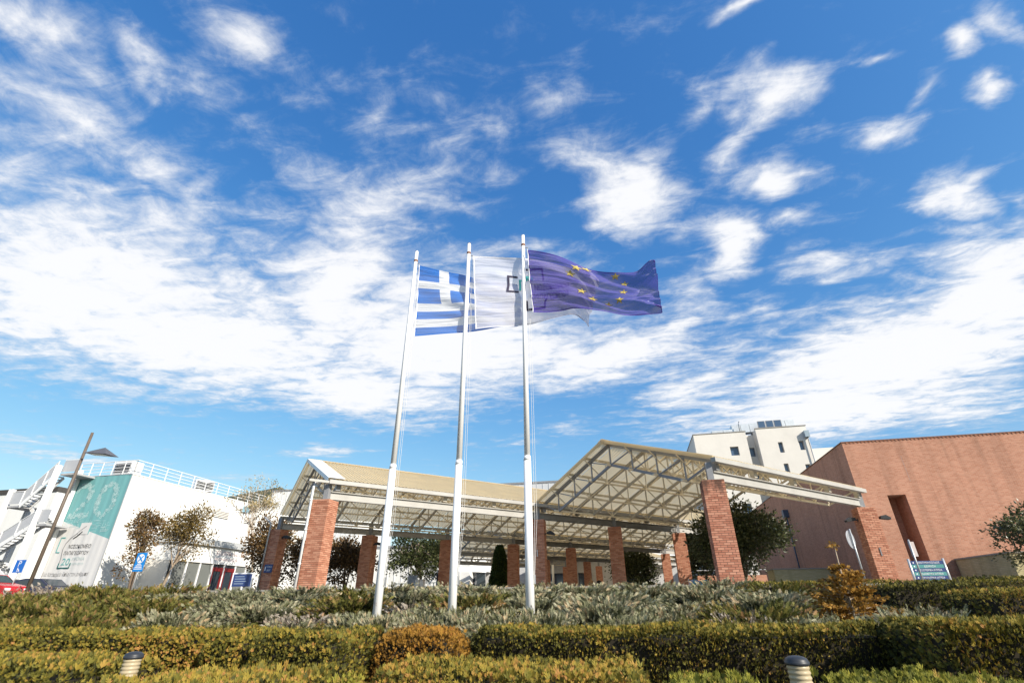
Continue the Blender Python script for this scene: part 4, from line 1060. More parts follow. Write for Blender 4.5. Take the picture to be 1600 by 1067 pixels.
def flag_text(body, s0, t0, w, h):
    v, f = text_verts(body, 1.0); xs = [p[0] for p in v]; x0, x1 = min(xs), max(xs)
    g = [((p[0]-x0)/(x1-x0)*w + s0, p[1]*h + t0) for p in v]
    on_flag('lettering', [[g[i] for i in fc] for fc in f], fw, ow, DKP, tw, .035)
flag_text('ΝΟΣΟΚΟΜΕΙΟ', .345, .53, .26, .12)
flag_text('ΠΑΠΑΓΕΩΡΓΙΟΥ', .325, .40, .285, .12)

# ================================================================== street lamp, bollards
t = thing('street_lamp', 'tall bronze street lamp with a flat angular head, beside the banner at left', 'street lamp', (-24.95, 18, 1.72))
POST = pmat('bronze_post', (.13, .10, .078), .5, .2, 3)
m = MB(); m.tube([(0,0,-.0), (0,0,7.28)], [.075, .06], 12); m.build('post', POST, t, smooth=True)
MB().tube([(0,0,0), (0,0,.03)], .16, 12).build('base_plate', GALV, t)
MB().tube([(0,0,6.33), (.55,0,6.26)], .028, 8).build('arm', DSTEEL, t)
h_ = thing_part = MB()
a, b, c, d_, e = (.35, -.28, 6.21), (.35, .28, 6.21), (1.75, .34, 6.05), (1.75, -.34, 6.05), (1.15, 0, 6.47)
h_.poly([a, d_, e]).poly([d_, c, e]).poly([c, b, e]).poly([b, a, e]).poly([a, b, c, d_])
hd = h_.build('lamp_head', pmat('lamp_grey', (.10, .10, .11), .45), t)
MB().quad((.6, .17, 6.165), (1.5, .22, 6.065), (1.5, -.22, 6.065), (.6, -.17, 6.165)).build('lens', pmat('lamp_lens', (.35, .36, .38), .25), hd)

LENS = pmat('bollard_lens', (.52, .43, .28), .4, .06, 5, transl=.2)
def bollard(label, x, y, ztop):
    z0 = gz(x, y) - .02
    t = thing('bollard_light', label, 'bollard light', (x, y, z0), 0, 'garden bollard lights')
    h = ztop - z0; lh = .24
    DK = pmat('bollard_dark', (.028, .032, .040), .45, .06, 9)
    m = MB(); m.lathe([(.0, 0), (.083, 0), (.083, h-lh-.085), (.088, h-lh-.075), (.088, h-lh-.055), (.0, h-lh-.05)], 28); m.build('shaft', DK, t, smooth=False)
    prof = [(.076, 0)]
    nr = 7
    for k in range(nr):
        z = lh*k/nr; dz = lh/nr; prof += [(.079, z+.002), (.085, z+dz*.35), (.083, z+dz*.6), (.077, z+dz*.97)]
    m = MB(); m.lathe([(r_, z) for r_, z in prof], 32, (0, 0, h-lh-.052)); m.build('louvred_lens', LENS, t, smooth=True)
    m = MB(); m.lathe([(0, 0), (.090, 0), (.0935, .006), (.0935, .024), (.0885, .027), (.0885, .031), (.080, .046), (.058, .058), (.03, .064), (0.0001, .066)], 32, (0, 0, h-.055)); m.build('cap', DK, t, smooth=True)
bollard('dark capped bollard light between the clipped hedges at lower left', -5.30, 5.15, 1.15)
bollard('dark capped bollard light in front of the hedge at lower right', 1.24, 5.12, 1.20)

# ================================================================== signs
def post(t, h, r=.03, mat=GALV, x=0, y=.03): MB().tube([(x, y, 0), (x, y, h)], r, 8).build('post', mat, t, smooth=True)
t = thing('parking_sign', 'blue parking sign with a white P and wheelchair symbol at the left edge', 'sign', (-36.0, 25, 2.05))
MB().tube([(0, .03, -.31), (0, .03, 1.95)], .03, 8).build('post', GALV, t, smooth=True); MB().box(-.36, .36, -.02, .0, 1.28, 1.98).build('plate', BLUE, t)
text('lettering', 'P', PWHITE, t, .45, (-.13, -.024, 1.62)); 
m = MB(); m.lathe([(.075, 0), (.05, 0)], 16); m.v = [(p[0]+.02, -.024, 1.40+p[1]) for p in m.v]; m.build('wheelchair_symbol', PWHITE, t)
MB().bar((-.02, -.026, 1.43), (-.03, -.026, 1.56), .05, .004, up=(0,1,0)).bar((-.02, -.026, 1.44), (.1, -.026, 1.43), .04, .004, up=(0,1,0)).bar((.1, -.026, 1.43), (.14, -.026, 1.34), .035, .004, up=(0,1,0)).build('wheelchair_symbol', PWHITE, t)
t = thing('parking_rule_sign', 'bright blue sign with a crossed white circle in front of the brown trees at left', 'sign', (-22.9, 21, 2.05))
MB().tube([(0, .03, -.3), (0, .03, 1.75)], .03, 8).build('post', GALV, t, smooth=True); SB = pmat('sign_sky_blue', (.01, .22, .62), .4); MB().box(-.28, .28, -.02, .0, .94, 1.76).build('plate', SB, t)
m = MB(); m.lathe([(.2, 0), (.0001, 0)], 28); m.v = [(p[0], -.024, 1.5+p[1]) for p in m.v]; m.build('white_disc', PWHITE, t)
MB().bar((-.12, -.028, 1.38), (.12, -.028, 1.62), .055, .004, up=(0,1,0)).bar((-.12, -.032, 1.62), (.12, -.032, 1.38), .055, .004, up=(0,1,0)).build('cross', SB, t)
for k, (w, z) in enumerate(((.22, 1.24), (.34, 1.17), (.40, 1.10), (.46, 1.03))):
    m = MB(); x = -w/2; r_ = random.Random(k)
    while x < w/2:
        l_ = r_.uniform(.03, .07); m.quad((x, -.024, z), (min(x+l_, w/2), -.024, z), (min(x+l_, w/2), -.024, z+.04), (x, -.024, z+.04)); x += l_+.012
    m.build('writing', PWHITE, t)
t = thing('information_board', 'dark blue information board in a white frame left of the brick pillars', 'sign', (-17.85, 22, 2.05))
MB().box(-.5, .5, -.02, .02, .28, .80).build('board', NAVY, t)
for x in (-.53, .53): MB().bar((x, 0, 0), (x, 0, .86), .06).build('post', PWHITE, t)
MB().bar((-.5, 0, .83), (.5, 0, .83), .05).build('top_rail', PWHITE, t)
for k in range(4): MB().quad((-.4, -.024, .68-k*.1), (.1+.07*(k % 3), -.024, .68-k*.1), (.1+.07*(k % 3), -.024, .715-k*.1), (-.4, -.024, .715-k*.1)).build('writing', pmat('dim_print', (.25, .32, .42), .5), t)

t = thing('directory_sign', 'directory sign of navy and teal strips with white Greek lettering before the brick building', 'sign', (10.43, 22, 1.9))
for x in (-.55, .55): MB().tube([(x, 0, 0), (x, 0, 1.04)], .042, 12).build('post', ALU, t, smooth=True)
names_ = ['ΚΕΝΤΡΙΚΗ ΕΙΣΟΔΟΣ', 'ΔΙΟΙΚΗΣΗ', 'ΕΞΩΤΕΡΙΚΑ ΙΑΤΡΕΙΑ', 'ΟΔΟΝΤΙΚΑ ΙΑΤΡΕΙΑ', 'ΨΥΧΙΑΤΡΙΚΑ ΙΑΤΡΕΙΑ', 'ΕΚΚΛΗΣΙΑ', 'ΟΙΚΟΝΟΜΙΚΗ ΑΝΑΦΟΡΑ', 'ΚΥΛΙΚΕΙΟ']
for k, nm in enumerate(names_):
    z1 = .97 - k*.122
    s_ = MB().box(-.505, .505, -.02, .02, z1-.119, z1).build('strip', NAVY if k % 2 == 0 else TEAL, t)
    text('lettering', nm, PWHITE, s_, .085, (.06, -.024, z1-.09), align='CENTER', width=min(.68, .045*len(nm)))
    MB().poly([(-.46, -.024, z1-.06), (-.41, -.024, z1-.03), (-.41, -.024, z1-.09)]).build('arrow', PWHITE, s_)
t = thing('round_traffic_sign', 'round traffic sign on a tall pole seen from behind, left of the rightmost pillar', 'sign', (7.53, 20, 2.0))
post(t, 1.8, .03, GALV, 0, 0); m = MB(); m.lathe([(.0001, .02), (.29, .02), (.30, .01), (.29, 0), (.0001, 0)], 32); m.v = [(p[0], .045 + p[2], 1.46 + p[1]) for p in m.v]; m.build('disc', pmat('sign_back', (.30, .31, .34), .5, metallic=.3), t)
MB().box(-.05, .05, .02, .04, 1.3, 1.68).build('clamp', GALV, t); t.rotation_euler = (0, 0, R(48))
t = thing('small_road_sign', 'narrow rectangular sign on a thin pole in front of the directory sign', 'sign', (8.74, 19, 1.9))
post(t, 1.42, .026, GALV, 0, 0); MB().box(-.02, .20, .02, .045, .93, 1.36).build('plate', pmat('sign_back_brown', (.36, .31, .30), .6), t); t.rotation_euler = (0, 0, R(25))

# ---- small things under the canopy
t = thing('poster_stand', 'tall poster stand behind the juniper shrubs between left and middle flagpoles', 'poster', (-15.25, 36, 2.1))
MB().box(-.3, .3, -.03, .03, .0, 1.25).build('panel', pmat('poster_print', (.45, .52, .58), .4, .3, 3, col2=(.15, .17, .2)), t); MB().bar((-.32, 0, 0), (-.32, 0, 1.28), .05).bar((.32, 0, 0), (.32, 0, 1.28), .05).build('frame', ALU, t)
for i, (x, lab) in enumerate(((-14.68, 'white cabinet beside the poster stand, the left one of a pair'), (-14.32, 'white cabinet beside the poster stand, the right one of a pair'))):
    t = thing('white_cabinet', lab, 'cabinet', (x, 35.6, 2.1), R(-15), 'white cabinets by the poster')
    bevel(MB().box(-.15, .15, -.15, .15, .0, .92).build('body', PWHITE, t), .02); MB().box(-.16, .16, -.16, .16, .922, .97).build('lid', WPAINT, t)
t = thing('ramp_railing', 'teal green metal ramp railing behind the white cabinets', 'railing', (-17.4, 38, 2.1))
GR = pmat('rail_teal', (.09, .26, .22), .5)
for z in (.3, .55, .8): MB().tube([(0, 0, z), (4.0, 0, z+.06)], .028, 6).build('rail', GR, t)
for k in range(5): MB().tube([(k*1.0, 0, 0), (k*1.0, 0, .86)], .03, 6).build('post', GR, t)
t = thing('stall_banner', 'pink and blue printed cloth stall front below the dark trees', 'banner', (3.25, 33.2, 2.1))
mcl = bpy.data.materials.new('stall_print'); mcl.use_nodes = True; tt = mcl.node_tree
vo = tt.nodes.new('ShaderNodeTexVoronoi'); vo.inputs['Scale'].default_value = 5.5; ge = tt.nodes.new('ShaderNodeNewGeometry'); tt.links.new(ge.outputs['Position'], vo.inputs['Vector'])
sx_ = tt.nodes.new('ShaderNodeSeparateColor'); tt.links.new(vo.outputs['Color'], sx_.inputs[0])
rp = tt.nodes.new('ShaderNodeValToRGB'); rp.color_ramp.interpolation = 'CONSTANT'
for i, (p_, c_) in enumerate(((0, (.65, .55, .75)), (.35, (.70, .20, .42)), (.5, (.45, .50, .80)), (.7, (.12, .42, .62)), (.82, (.75, .70, .78)))):
    e = rp.color_ramp.elements[i] if i < 2 else rp.color_ramp.elements.new(p_); e.position = p_; e.color = (*c_, 1)
tt.links.new(sx_.outputs[0], rp.inputs[0]); tt.links.new(rp.outputs[0], tt.nodes['Principled BSDF'].inputs['Base Color'])
m = MB()
for i in range(10): m.quad((i*.11, .03*math.sin(i*1.7), 0), (i*.11+.11, .03*math.sin(i*1.7+1.7), 0), (i*.11+.11, .03*math.sin(i*1.7+1.7), .62+.04*math.sin(i)), (i*.11, .03*math.sin(i*1.7), .62+.04*math.sin(i-1)))
m.build('cloth', mcl, t); MB().bar((-.02, .05, 0), (-.02, .05, .7), .04).bar((1.12, .05, 0), (1.12, .05, .7), .04).build('frame', ALU, t)

# ---- cars, only their roofs show over the shrubs
def car(label, loc, rz, paint):
    t = thing('parked_car', label, 'car', loc, rz, 'cars parked behind the shrubs')
    prof = [(-2.0, .35), (-2.02, .75), (-1.85, .92), (-1.55, 1.38), (-.9, 1.5), (.2, 1.48), (.95, 1.02), (1.85, .85), (2.02, .6), (2.0, .32)]
    m = MB()
    for sy in (-.82, .82): m.poly([(x, sy, z) for x, z in (prof if sy > 0 else prof[::-1])])
    n = len(prof)
    for i in range(n):
        a, b = prof[i], prof[(i+1) % n]; m.quad((a[0], -.82, a[1]), (b[0], -.82, b[1]), (b[0], .82, b[1]), (a[0], .82, a[1]))
    bevel(m.build('body', paint, t), .06, 3)
    for sy in (-1, 1):
        m = MB(); m.poly([(x, sy*.826, z) for x, z in ((-1.45, 1.0), (-1.3, 1.36), (-.35, 1.42), (-.35, 1.0))]); m.poly([(x, sy*.826, z) for x, z in ((-.28, 1.0), (-.28, 1.42), (.15, 1.4), (.75, 1.02))]); m.build('side_window', GLASS, t)
        for x in (-1.25, 1.25):
            w = MB(); w.tube([(x, sy*.66, .31), (x, sy*.84, .31)], .31, 18); wo = w.build('wheel', BLACK, t); MB().tube([(x, sy*.845, .31), (x, sy*.85, .31)], .19, 14).build('rim', ALU, wo)
    MB().quad((.26, -.7, 1.455), (.26, .7, 1.455), (.93, .72, 1.05), (.93, -.72, 1.05)).build('windscreen', GLASS, t)
    for sy in (-.6, .6): MB().box(1.93, 2.03, sy-.15, sy+.15, .62, .74).build('headlight', PWHITE, t)
PAINT_R = pmat('car_red', (.45, .015, .02), .25, .03, 2, spec=.6); PAINT_B = pmat('car_navy', (.03, .035, .07), .25, .03, 2, spec=.6)
car('red parked car at the left edge, only its top above the shrubs', (-37.3, 24.6, 1.75), R(10), PAINT_R)
car('dark navy parked car below the banner, only its roof above the shrubs', (-40.3, 30.2, 1.75), R(10), PAINT_B)

# ================================================================== plants
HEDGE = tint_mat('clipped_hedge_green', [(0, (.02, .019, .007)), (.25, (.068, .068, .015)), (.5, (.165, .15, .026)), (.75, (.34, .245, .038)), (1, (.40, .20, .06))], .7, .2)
HEDGEO = tint_mat('clipped_hedge_orange', [(0, (.05, .03, .01)), (.35, (.20, .105, .02)), (.7, (.38, .20, .03)), (1, (.30, .13, .03))], .7, .2)
HEDGEB = tint_mat('clipped_hedge_bright', [(0, (.04, .045, .01)), (.4, (.15, .16, .025)), (.75, (.34, .31, .045)), (1, (.36, .24, .06))], .7, .3)
TWIG = tint_mat('dry_twigs', [(0, (.07, .05, .045)), (.5, (.20, .15, .13)), (1, (.30, .24, .20))], .9, .05)
HCORE = pmat('hedge_inside', (.022, .017, .009), .95, .3, 8)  # near-black fill: shade inside the foliage put into the colour
def hedge(label, x0, x1, y0, y1, zt, mat=HEDGE, dens=2350, seed=1, tb=0.0, zt2=None, dry=0.0):
    zb = min(gz((x0+x1)/2, y0), gz((x0+x1)/2, y1)) - .03
    t = thing('clipped_hedge', label, 'hedge', ((x0+x1)/2, (y0+y1)/2, zb), 0, 'clipped hedges')
    r = np.random.default_rng(seed); w, d, h = x1-x0, y1-y0, zt-zb; zt2 = zt2 if zt2 is not None else zt
    faces = [('top', w*d), ('front', w*h), ('back', w*h*.25), ('l', d*h), ('r', d*h)]
    Ps, Ns = [], []
    for nm, ar in faces:
        n = int(ar*dens*(1.0 if nm in ('top', 'front') else .8)); a, b = r.random(n), r.random(n)
        if nm == 'top': P = np.stack([a*w-w/2, b*d-d/2, np.full(n, h)], 1); Nn = np.tile([0, 0, 1.], (n, 1))
        elif nm == 'front': P = np.stack([a*w-w/2, np.full(n, -d/2), b*h], 1); Nn = np.tile([0, -1., 0], (n, 1))
        elif nm == 'back': P = np.stack([a*w-w/2, np.full(n, d/2), h*(1-.25*b)], 1); Nn = np.tile([0, 1., 0], (n, 1))
        elif nm == 'l': P = np.stack([np.full(n, -w/2), a*d-d/2, b*h], 1); Nn = np.tile([-1., 0, 0], (n, 1))
        else: P = np.stack([np.full(n, w/2), a*d-d/2, b*h], 1); Nn = np.tile([1., 0, 0], (n, 1))
        Ps.append(P); Ns.append(Nn)
    P = np.concatenate(Ps); Nn = np.concatenate(Ns)
    # round the arrises
    q = P / np.array([w/2, d/2, h]); ex = np.clip((np.abs(P[:, 0]) - (w/2-.14))/.14, 0, 1); ey = np.clip((np.abs(P[:, 1]) - (d/2-.14))/.14, 0, 1); ez = np.clip((P[:, 2] - (h-.14))/.14, 0, 1)
    cut = np.where((ex*ez > 0), ex*ez, 0)*.07 + np.where(ey*ez > 0, ey*ez, 0)*.07 + ex*ey*.07
    cen = np.array([0, 0, h*.5]); out = (P-cen); out /= np.linalg.norm(out, axis=1, keepdims=True)
    P = P - out*cut[:, None]
    wv = lownoise(P, 3.0, seed)*.05 + lownoise(P, 11.0, seed+5)*.028
    kp = (lownoise(P, 9.0, seed+21) > -.62) | (r.random(len(P)) < .25); P, Nn, wv = P[kp], Nn[kp], wv[kp]
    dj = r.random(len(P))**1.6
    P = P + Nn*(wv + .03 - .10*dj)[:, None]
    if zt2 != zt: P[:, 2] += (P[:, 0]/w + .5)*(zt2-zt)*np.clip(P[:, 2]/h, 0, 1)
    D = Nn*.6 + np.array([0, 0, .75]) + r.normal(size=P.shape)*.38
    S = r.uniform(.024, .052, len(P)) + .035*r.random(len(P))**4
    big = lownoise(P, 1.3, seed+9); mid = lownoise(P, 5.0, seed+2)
    tint = .42 + .24*big + .12*mid + r.normal(size=len(P))*.20 + tb - .22*dj + np.where(Nn[:, 2] > .5, .08, np.where(Nn[:, 1] < -.5, .10, 0))  # light painted in: tops and fronts tinted up, deeper sprays tinted down
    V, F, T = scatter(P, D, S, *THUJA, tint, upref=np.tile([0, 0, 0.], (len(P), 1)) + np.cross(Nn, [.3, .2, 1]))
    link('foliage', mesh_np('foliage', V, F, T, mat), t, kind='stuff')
    # soft upright shoots along the top
    n = int(w*d*60); a, b = r.random(n), r.random(n)
    Pt = np.stack([a*w-w/2, b*d-d/2, np.full(n, h)], 1); Pt[:, 2] += (Pt[:, 0]/w+.5)*(zt2-zt)
    V, F, T = scatter(Pt, np.tile([0, 0, 1.], (n, 1)) + r.normal(size=(n, 3))*.25, r.uniform(.05, .11, n), *THUJA, .55 + r.normal(size=n)*.15 + tb)
    link('shoots', mesh_np('shoots', V, F, T, mat), t, kind='stuff')
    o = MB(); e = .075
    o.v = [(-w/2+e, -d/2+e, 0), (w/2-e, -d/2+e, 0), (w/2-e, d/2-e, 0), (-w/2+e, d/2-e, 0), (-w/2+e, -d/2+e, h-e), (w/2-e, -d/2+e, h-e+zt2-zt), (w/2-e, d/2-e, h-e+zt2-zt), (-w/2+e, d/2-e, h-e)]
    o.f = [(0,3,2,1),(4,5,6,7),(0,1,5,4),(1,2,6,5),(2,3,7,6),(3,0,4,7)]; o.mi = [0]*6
    o.build('dark_core', HCORE, t)  # solid dark box standing in for the shaded interior, closes the gaps
    return t
hedge('brown and green clipped hedge at the lower left corner, left of the left bollard', -11.0, -5.62, 4.72, 6.05, 1.0, seed=1, tb=.10)
hedge('low clipped hedge just right of the left bollard, cut by the lower edge', -4.5, -2.95, 3.9, 5.5, .99, seed=2, tb=.05)
hedge('broad clipped brownish hedge at the lower middle', -2.55, .02, 5.05, 6.4, 1.0, seed=3, tb=.08)
hedge('bright green hedge with fresh shoots left of the right bollard', .22, .98, 4.1, 5.75, .985, HEDGEB, seed=4)
hedge('bright green hedge with fresh shoots right of the right bollard', 1.52, 2.9, 4.3, 5.85, .985, HEDGEB, seed=17)
hedge('small yellow green tuft of hedge at the left end of the lower middle hedge', -2.93, -2.62, 5.0, 5.5, .93, HEDGEB, seed=14, tb=.25)
hedge('long clipped hedge with yellowing top in the second row at left', -13.0, -5.72, 6.75, 7.65, 1.2, seed=5, tb=.05)
hedge('short dark clipped hedge block in the second row behind the left bollard', -5.66, -4.98, 6.5, 7.75, 1.22, seed=6, tb=-.02)
hedge('dark square hedge block in the second row, left of the orange hedge', -4.80, -3.58, 6.3, 7.8, 1.21, seed=7, tb=-.06)
hedge('orange clipped hedge block in the second row', -3.52, -2.42, 7.1, 8.1, 1.21, HEDGEO, seed=8)
hedge('long green clipped hedge in the second row below the flagpoles', -2.36, 3.1, 7.9, 9.0, 1.2, seed=9, tb=-.04, zt2=1.27)
hedge('tall dark clipped hedge at the lower right corner', 3.0, 8.5, 6.65, 8.2, 1.36, seed=10, tb=-.08)
hedge('dark clipped hedge behind the lower right corner hedge, right of the orange conifer', 5.0, 6.6, 12.2, 13.6, 1.84, seed=11, dens=1100, tb=-.12)
hedge('sunlit clipped hedge at the right edge in the third row', 5.6, 11.5, 10.2, 12.0, 1.70, seed=12, dens=1100, tb=.04)
hedge('thin dark hedge strip at the right edge below the brick building', 9.0, 16, 17.2, 18.0, 2.12, seed=13, dens=700, tb=-.2)
hedge('low dark hedge left of the directory sign, at the foot of the rightmost pillar', 2.9, 8.9, 14.6, 15.6, 1.98, seed=15, dens=700, tb=-.02)
hedge('rounded bright hedge at the left edge under the outdoor stair', -52, -44.6, 28.2, 29.4, 3.75, HEDGEB, seed=16, dens=250, tb=-.1)

# ---- spreading junipers
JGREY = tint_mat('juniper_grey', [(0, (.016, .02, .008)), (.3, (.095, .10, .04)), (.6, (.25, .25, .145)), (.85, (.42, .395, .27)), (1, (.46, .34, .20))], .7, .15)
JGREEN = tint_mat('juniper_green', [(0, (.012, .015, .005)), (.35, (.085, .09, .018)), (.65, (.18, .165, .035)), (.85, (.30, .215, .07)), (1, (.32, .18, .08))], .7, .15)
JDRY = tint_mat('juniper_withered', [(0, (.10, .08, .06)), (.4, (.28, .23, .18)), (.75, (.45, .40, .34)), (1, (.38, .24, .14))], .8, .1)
def juniper_mesh(seed, mat, nb=90, per=50, up=.55, tb=0.0):
    r = np.random.default_rng(seed); Pp, Dp, Sp, Tp = [], [], [], []
    stem = MB()
    for b in range(nb):
        az = r.uniform(0, 2*math.pi); el = r.uniform(.12, 1.15); L = r.uniform(.65, 1.0)*(1 - .25*(el/1.2))
        d0 = np.array([math.cos(az)*math.cos(el), math.sin(az)*math.cos(el), math.sin(el)*.85])
        bend = np.array([math.cos(az), math.sin(az), -.12])*.28
        bt = r.normal()*.15
        pts = []
        for k in range(5):
            f_ = k/4; pts.append(tuple(d0*L*f_ + bend*L*f_*f_ + np.array([0, 0, .05])))
        stem.tube(pts, [.014, .011, .008, .006, .003], 4, cap=False)
        f_ = r.uniform(.25, 1.0, per)
        P = d0*L*f_[:, None] + bend*L*(f_**2)[:, None] + r.normal(size=(per, 3))*.04 + np.array([0, 0, .05])
        tan = d0 + bend*2*f_[:, None]
        D = tan*.9 + np.array([0, 0, up]) + r.normal(size=(per, 3))*.42
        Pp.append(P); Dp.append(D); Sp.append(r.uniform(.075, .16, per)); Tp.append(-.02 + .72*f_**1.3 + bt + r.normal(size=per)*.17 + tb)  # plumes darken towards the middle: inner shade put into the tint
    P = np.concatenate(Pp); P[:, 2] = np.maximum(P[:, 2], .02)
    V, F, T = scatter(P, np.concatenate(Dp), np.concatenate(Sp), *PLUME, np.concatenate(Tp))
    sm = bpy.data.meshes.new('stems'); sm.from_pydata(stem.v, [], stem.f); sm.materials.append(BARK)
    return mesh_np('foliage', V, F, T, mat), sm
JM = {'grey': [juniper_mesh(s, JGREY) for s in (21, 22, 23)], 'green': [juniper_mesh(s, JGREEN, up=.8) for s in (31, 32)], 'dry': [juniper_mesh(s, JDRY, 40, 22) for s in (41,)]}
def juniper(label, x, y, r_, h_, kind, grp):
    t = thing('juniper_shrub', label, 'shrub', (x, y, gz(x, y)-.03), random.uniform(0, 6.28), grp)
    t.scale = (r_, r_, h_)
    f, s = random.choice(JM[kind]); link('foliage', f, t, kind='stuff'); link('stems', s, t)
    return t
rj = random.Random(99)
def px_of(x, y, z):
    c, s = math.cos(R(12.4)), math.sin(R(12.4)); cx = x*c + y*s; cy = -x*s + y*c
    return cx/cy      # horizontal bearing only
rows = [(9.7, .85, .86), (10.9, 1.05, .86), (12.1, 1.15, .86), (13.3, 1.2, .84), (14.5, 1.2, .84), (15.6, 1.2, .78)]
JLIST = []
for ri, (yy, rr, hh) in enumerate(rows):
    x = -16.5 - ri*1.1 + rj.uniform(0, .5)
    while x < 6.2:
        y = yy + rj.uniform(-.3, .3)
        b = px_of(x, y, 1)
        kind = 'green' if b < -.62 else 'grey'
        if kind == 'green' and ri >= 4 and b < -.80: kind = 'dry'
        if kind == 'grey' and rj.random() < .22: kind = 'green'
        if kind == 'green' and rj.random() < .06: kind = 'grey'
        if kind == 'grey' and b > -.5 and rj.random() < .07: kind = 'dry'
        # keep the lens of the view free: golden conifer, right hedges
        h2 = hh*rj.uniform(.72, 1.18)*(1.0 if b > -.62 else 1.22); r2 = rr*rj.uniform(.8, 1.2)
        if not (x > 3.6 and y > 11.9) and not (x > 4.6 and y > 9.6):
            near = any(abs(x-p[0]) < .25 and abs(y-PY) < .3 for p in POLES) or (abs(x-3.75) < .95 and 10.2 < y < 11.9)
            place = ('far left of the flagpoles' if x < -9 else 'left of the left flagpole' if x < -5.1 else 'between left and middle flagpoles' if x < -3.5 else 'between middle and right flagpoles' if x < -1.95 else 'right of the right flagpole' if x < .8 else 'towards the orange conifer')
            if not near: JLIST.append((x, y, r2, h2, kind, ri, place))
        x += rr*rj.uniform(1.15, 1.55)
ORD = ['first', 'second', 'third', 'fourth', 'fifth', 'sixth', 'seventh', 'eighth', 'ninth', 'tenth']
cls = {}
for j in JLIST: cls.setdefault(j[4:], []).append(j)
for (kind, ri, place), lst in cls.items():
    for q, (x, y, r2, h2, *_r) in enumerate(lst):
        lab = {'green': 'olive green', 'grey': 'grey green', 'dry': 'withered pale'}[kind] + ' juniper, ' + ['front', 'second', 'third', 'fourth', 'fifth', 'last'][ri] + ' row, ' + place + (', ' + ORD[q] + ' from left' if len(lst) > 1 else '')
        juniper(lab, x, y, r2, h2, kind, 'spreading junipers in the bed')
for q, (x, y, r2, h2) in enumerate(((2.85, 10.5, .7, .7), (4.75, 10.2, .7, .55), (3.7, 9.9, .6, .55), (4.9, 11.3, .6, .7))):
    juniper('low grey juniper round the foot of the orange conifer, ' + ORD[q] + ' clockwise from its left', x, y, r2, h2, 'grey' if q != 2 else 'green', 'junipers round the orange conifer')
for dx, (px_, hh_) in enumerate(((-5.05, .8), (-3.45, 1.0), (-1.9, .98))):
    for q, ox in enumerate((-.28, .34)):
        juniper('grey juniper at the foot of the ' + ('left', 'middle', 'right')[dx] + ' flagpole, on its ' + ('left', 'right')[q], px_+ox, 9.85, .62, hh_, 'grey', 'junipers at the flagpole feet')
# withered twiggy shrub left of the orange conifer, pale shrub by the brown trees
juniper('withered straw coloured juniper below the nearest brick pillar', 1.75, 10.3, .75, .85, 'dry', 'withered junipers in mid bed')
juniper('withered whitish shrub below the parking rule sign', -13.6, 14.6, 1.0, .95, 'dry', 'withered shrub by the sign')

# ---- orange young conifer
ORL = tint_mat('orange_conifer', [(0, (.12, .06, .015)), (.4, (.32, .165, .03)), (.75, (.45, .26, .05)), (1, (.30, .20, .05))], .6, .25)
t = thing('young_conifer', 'orange yellow young conifer with a bare pale leader, left of the rightmost pillar', 'tree', (3.85, 11.2, gz(3.9, 11.2)+.03))
m = MB(); m.tube([(0,0,0), (.01,0,.6), (0,0,1.0), (.02,0,1.42)], [.03, .022, .015, .006], 8); m.build('trunk', PALEBARK, t, smooth=True)
r = np.random.default_rng(4); Pp, Dp, Sp = [], [], []; bm_ = MB()
for k in range(105):
    f_ = r.random()**1.25; z = .06 + 1.0*f_; L = (.78*(1-f_)**.8 + .10)*r.uniform(.75, 1.1); az = r.uniform(0, 6.28)
    if z > .75 and r.random() < .45: continue
    p1 = np.array([math.cos(az)*L, math.sin(az)*L, z + .10*L + .02]); p0 = np.array([0, 0, z])
    bm_.bar(p0, p1, .008)
    q = r.uniform(.2, 1, 44)[:, None]; P = p0 + (p1-p0)*q + r.normal(size=(44, 3))*np.array([.03, .03, .012])
    D = (p1-p0)/L*.8 + r.normal(size=(44, 3))*np.array([.55, .55, .22]) + np.array([0, 0, .08]); Pp.append(P); Dp.append(D); Sp.append(r.uniform(.05, .10, 44))
P = np.array([(0, 0, 1.42)]) + r.normal(size=(46, 3))*np.array([.055, .055, .025]); Pp.append(P); Dp.append(r.normal(size=(46, 3)) + np.array([0, 0, .3])); Sp.append(r.uniform(.04, .07, 46))
P = np.concatenate(Pp); V, F, T = scatter(P, np.concatenate(Dp), np.concatenate(Sp), *THUJA, .5 + r.normal(size=len(P))*.22)
link('crown', mesh_np('crown', V, F, T, ORL), t, kind='stuff'); bm_.build('branches', PALEBARK, t)

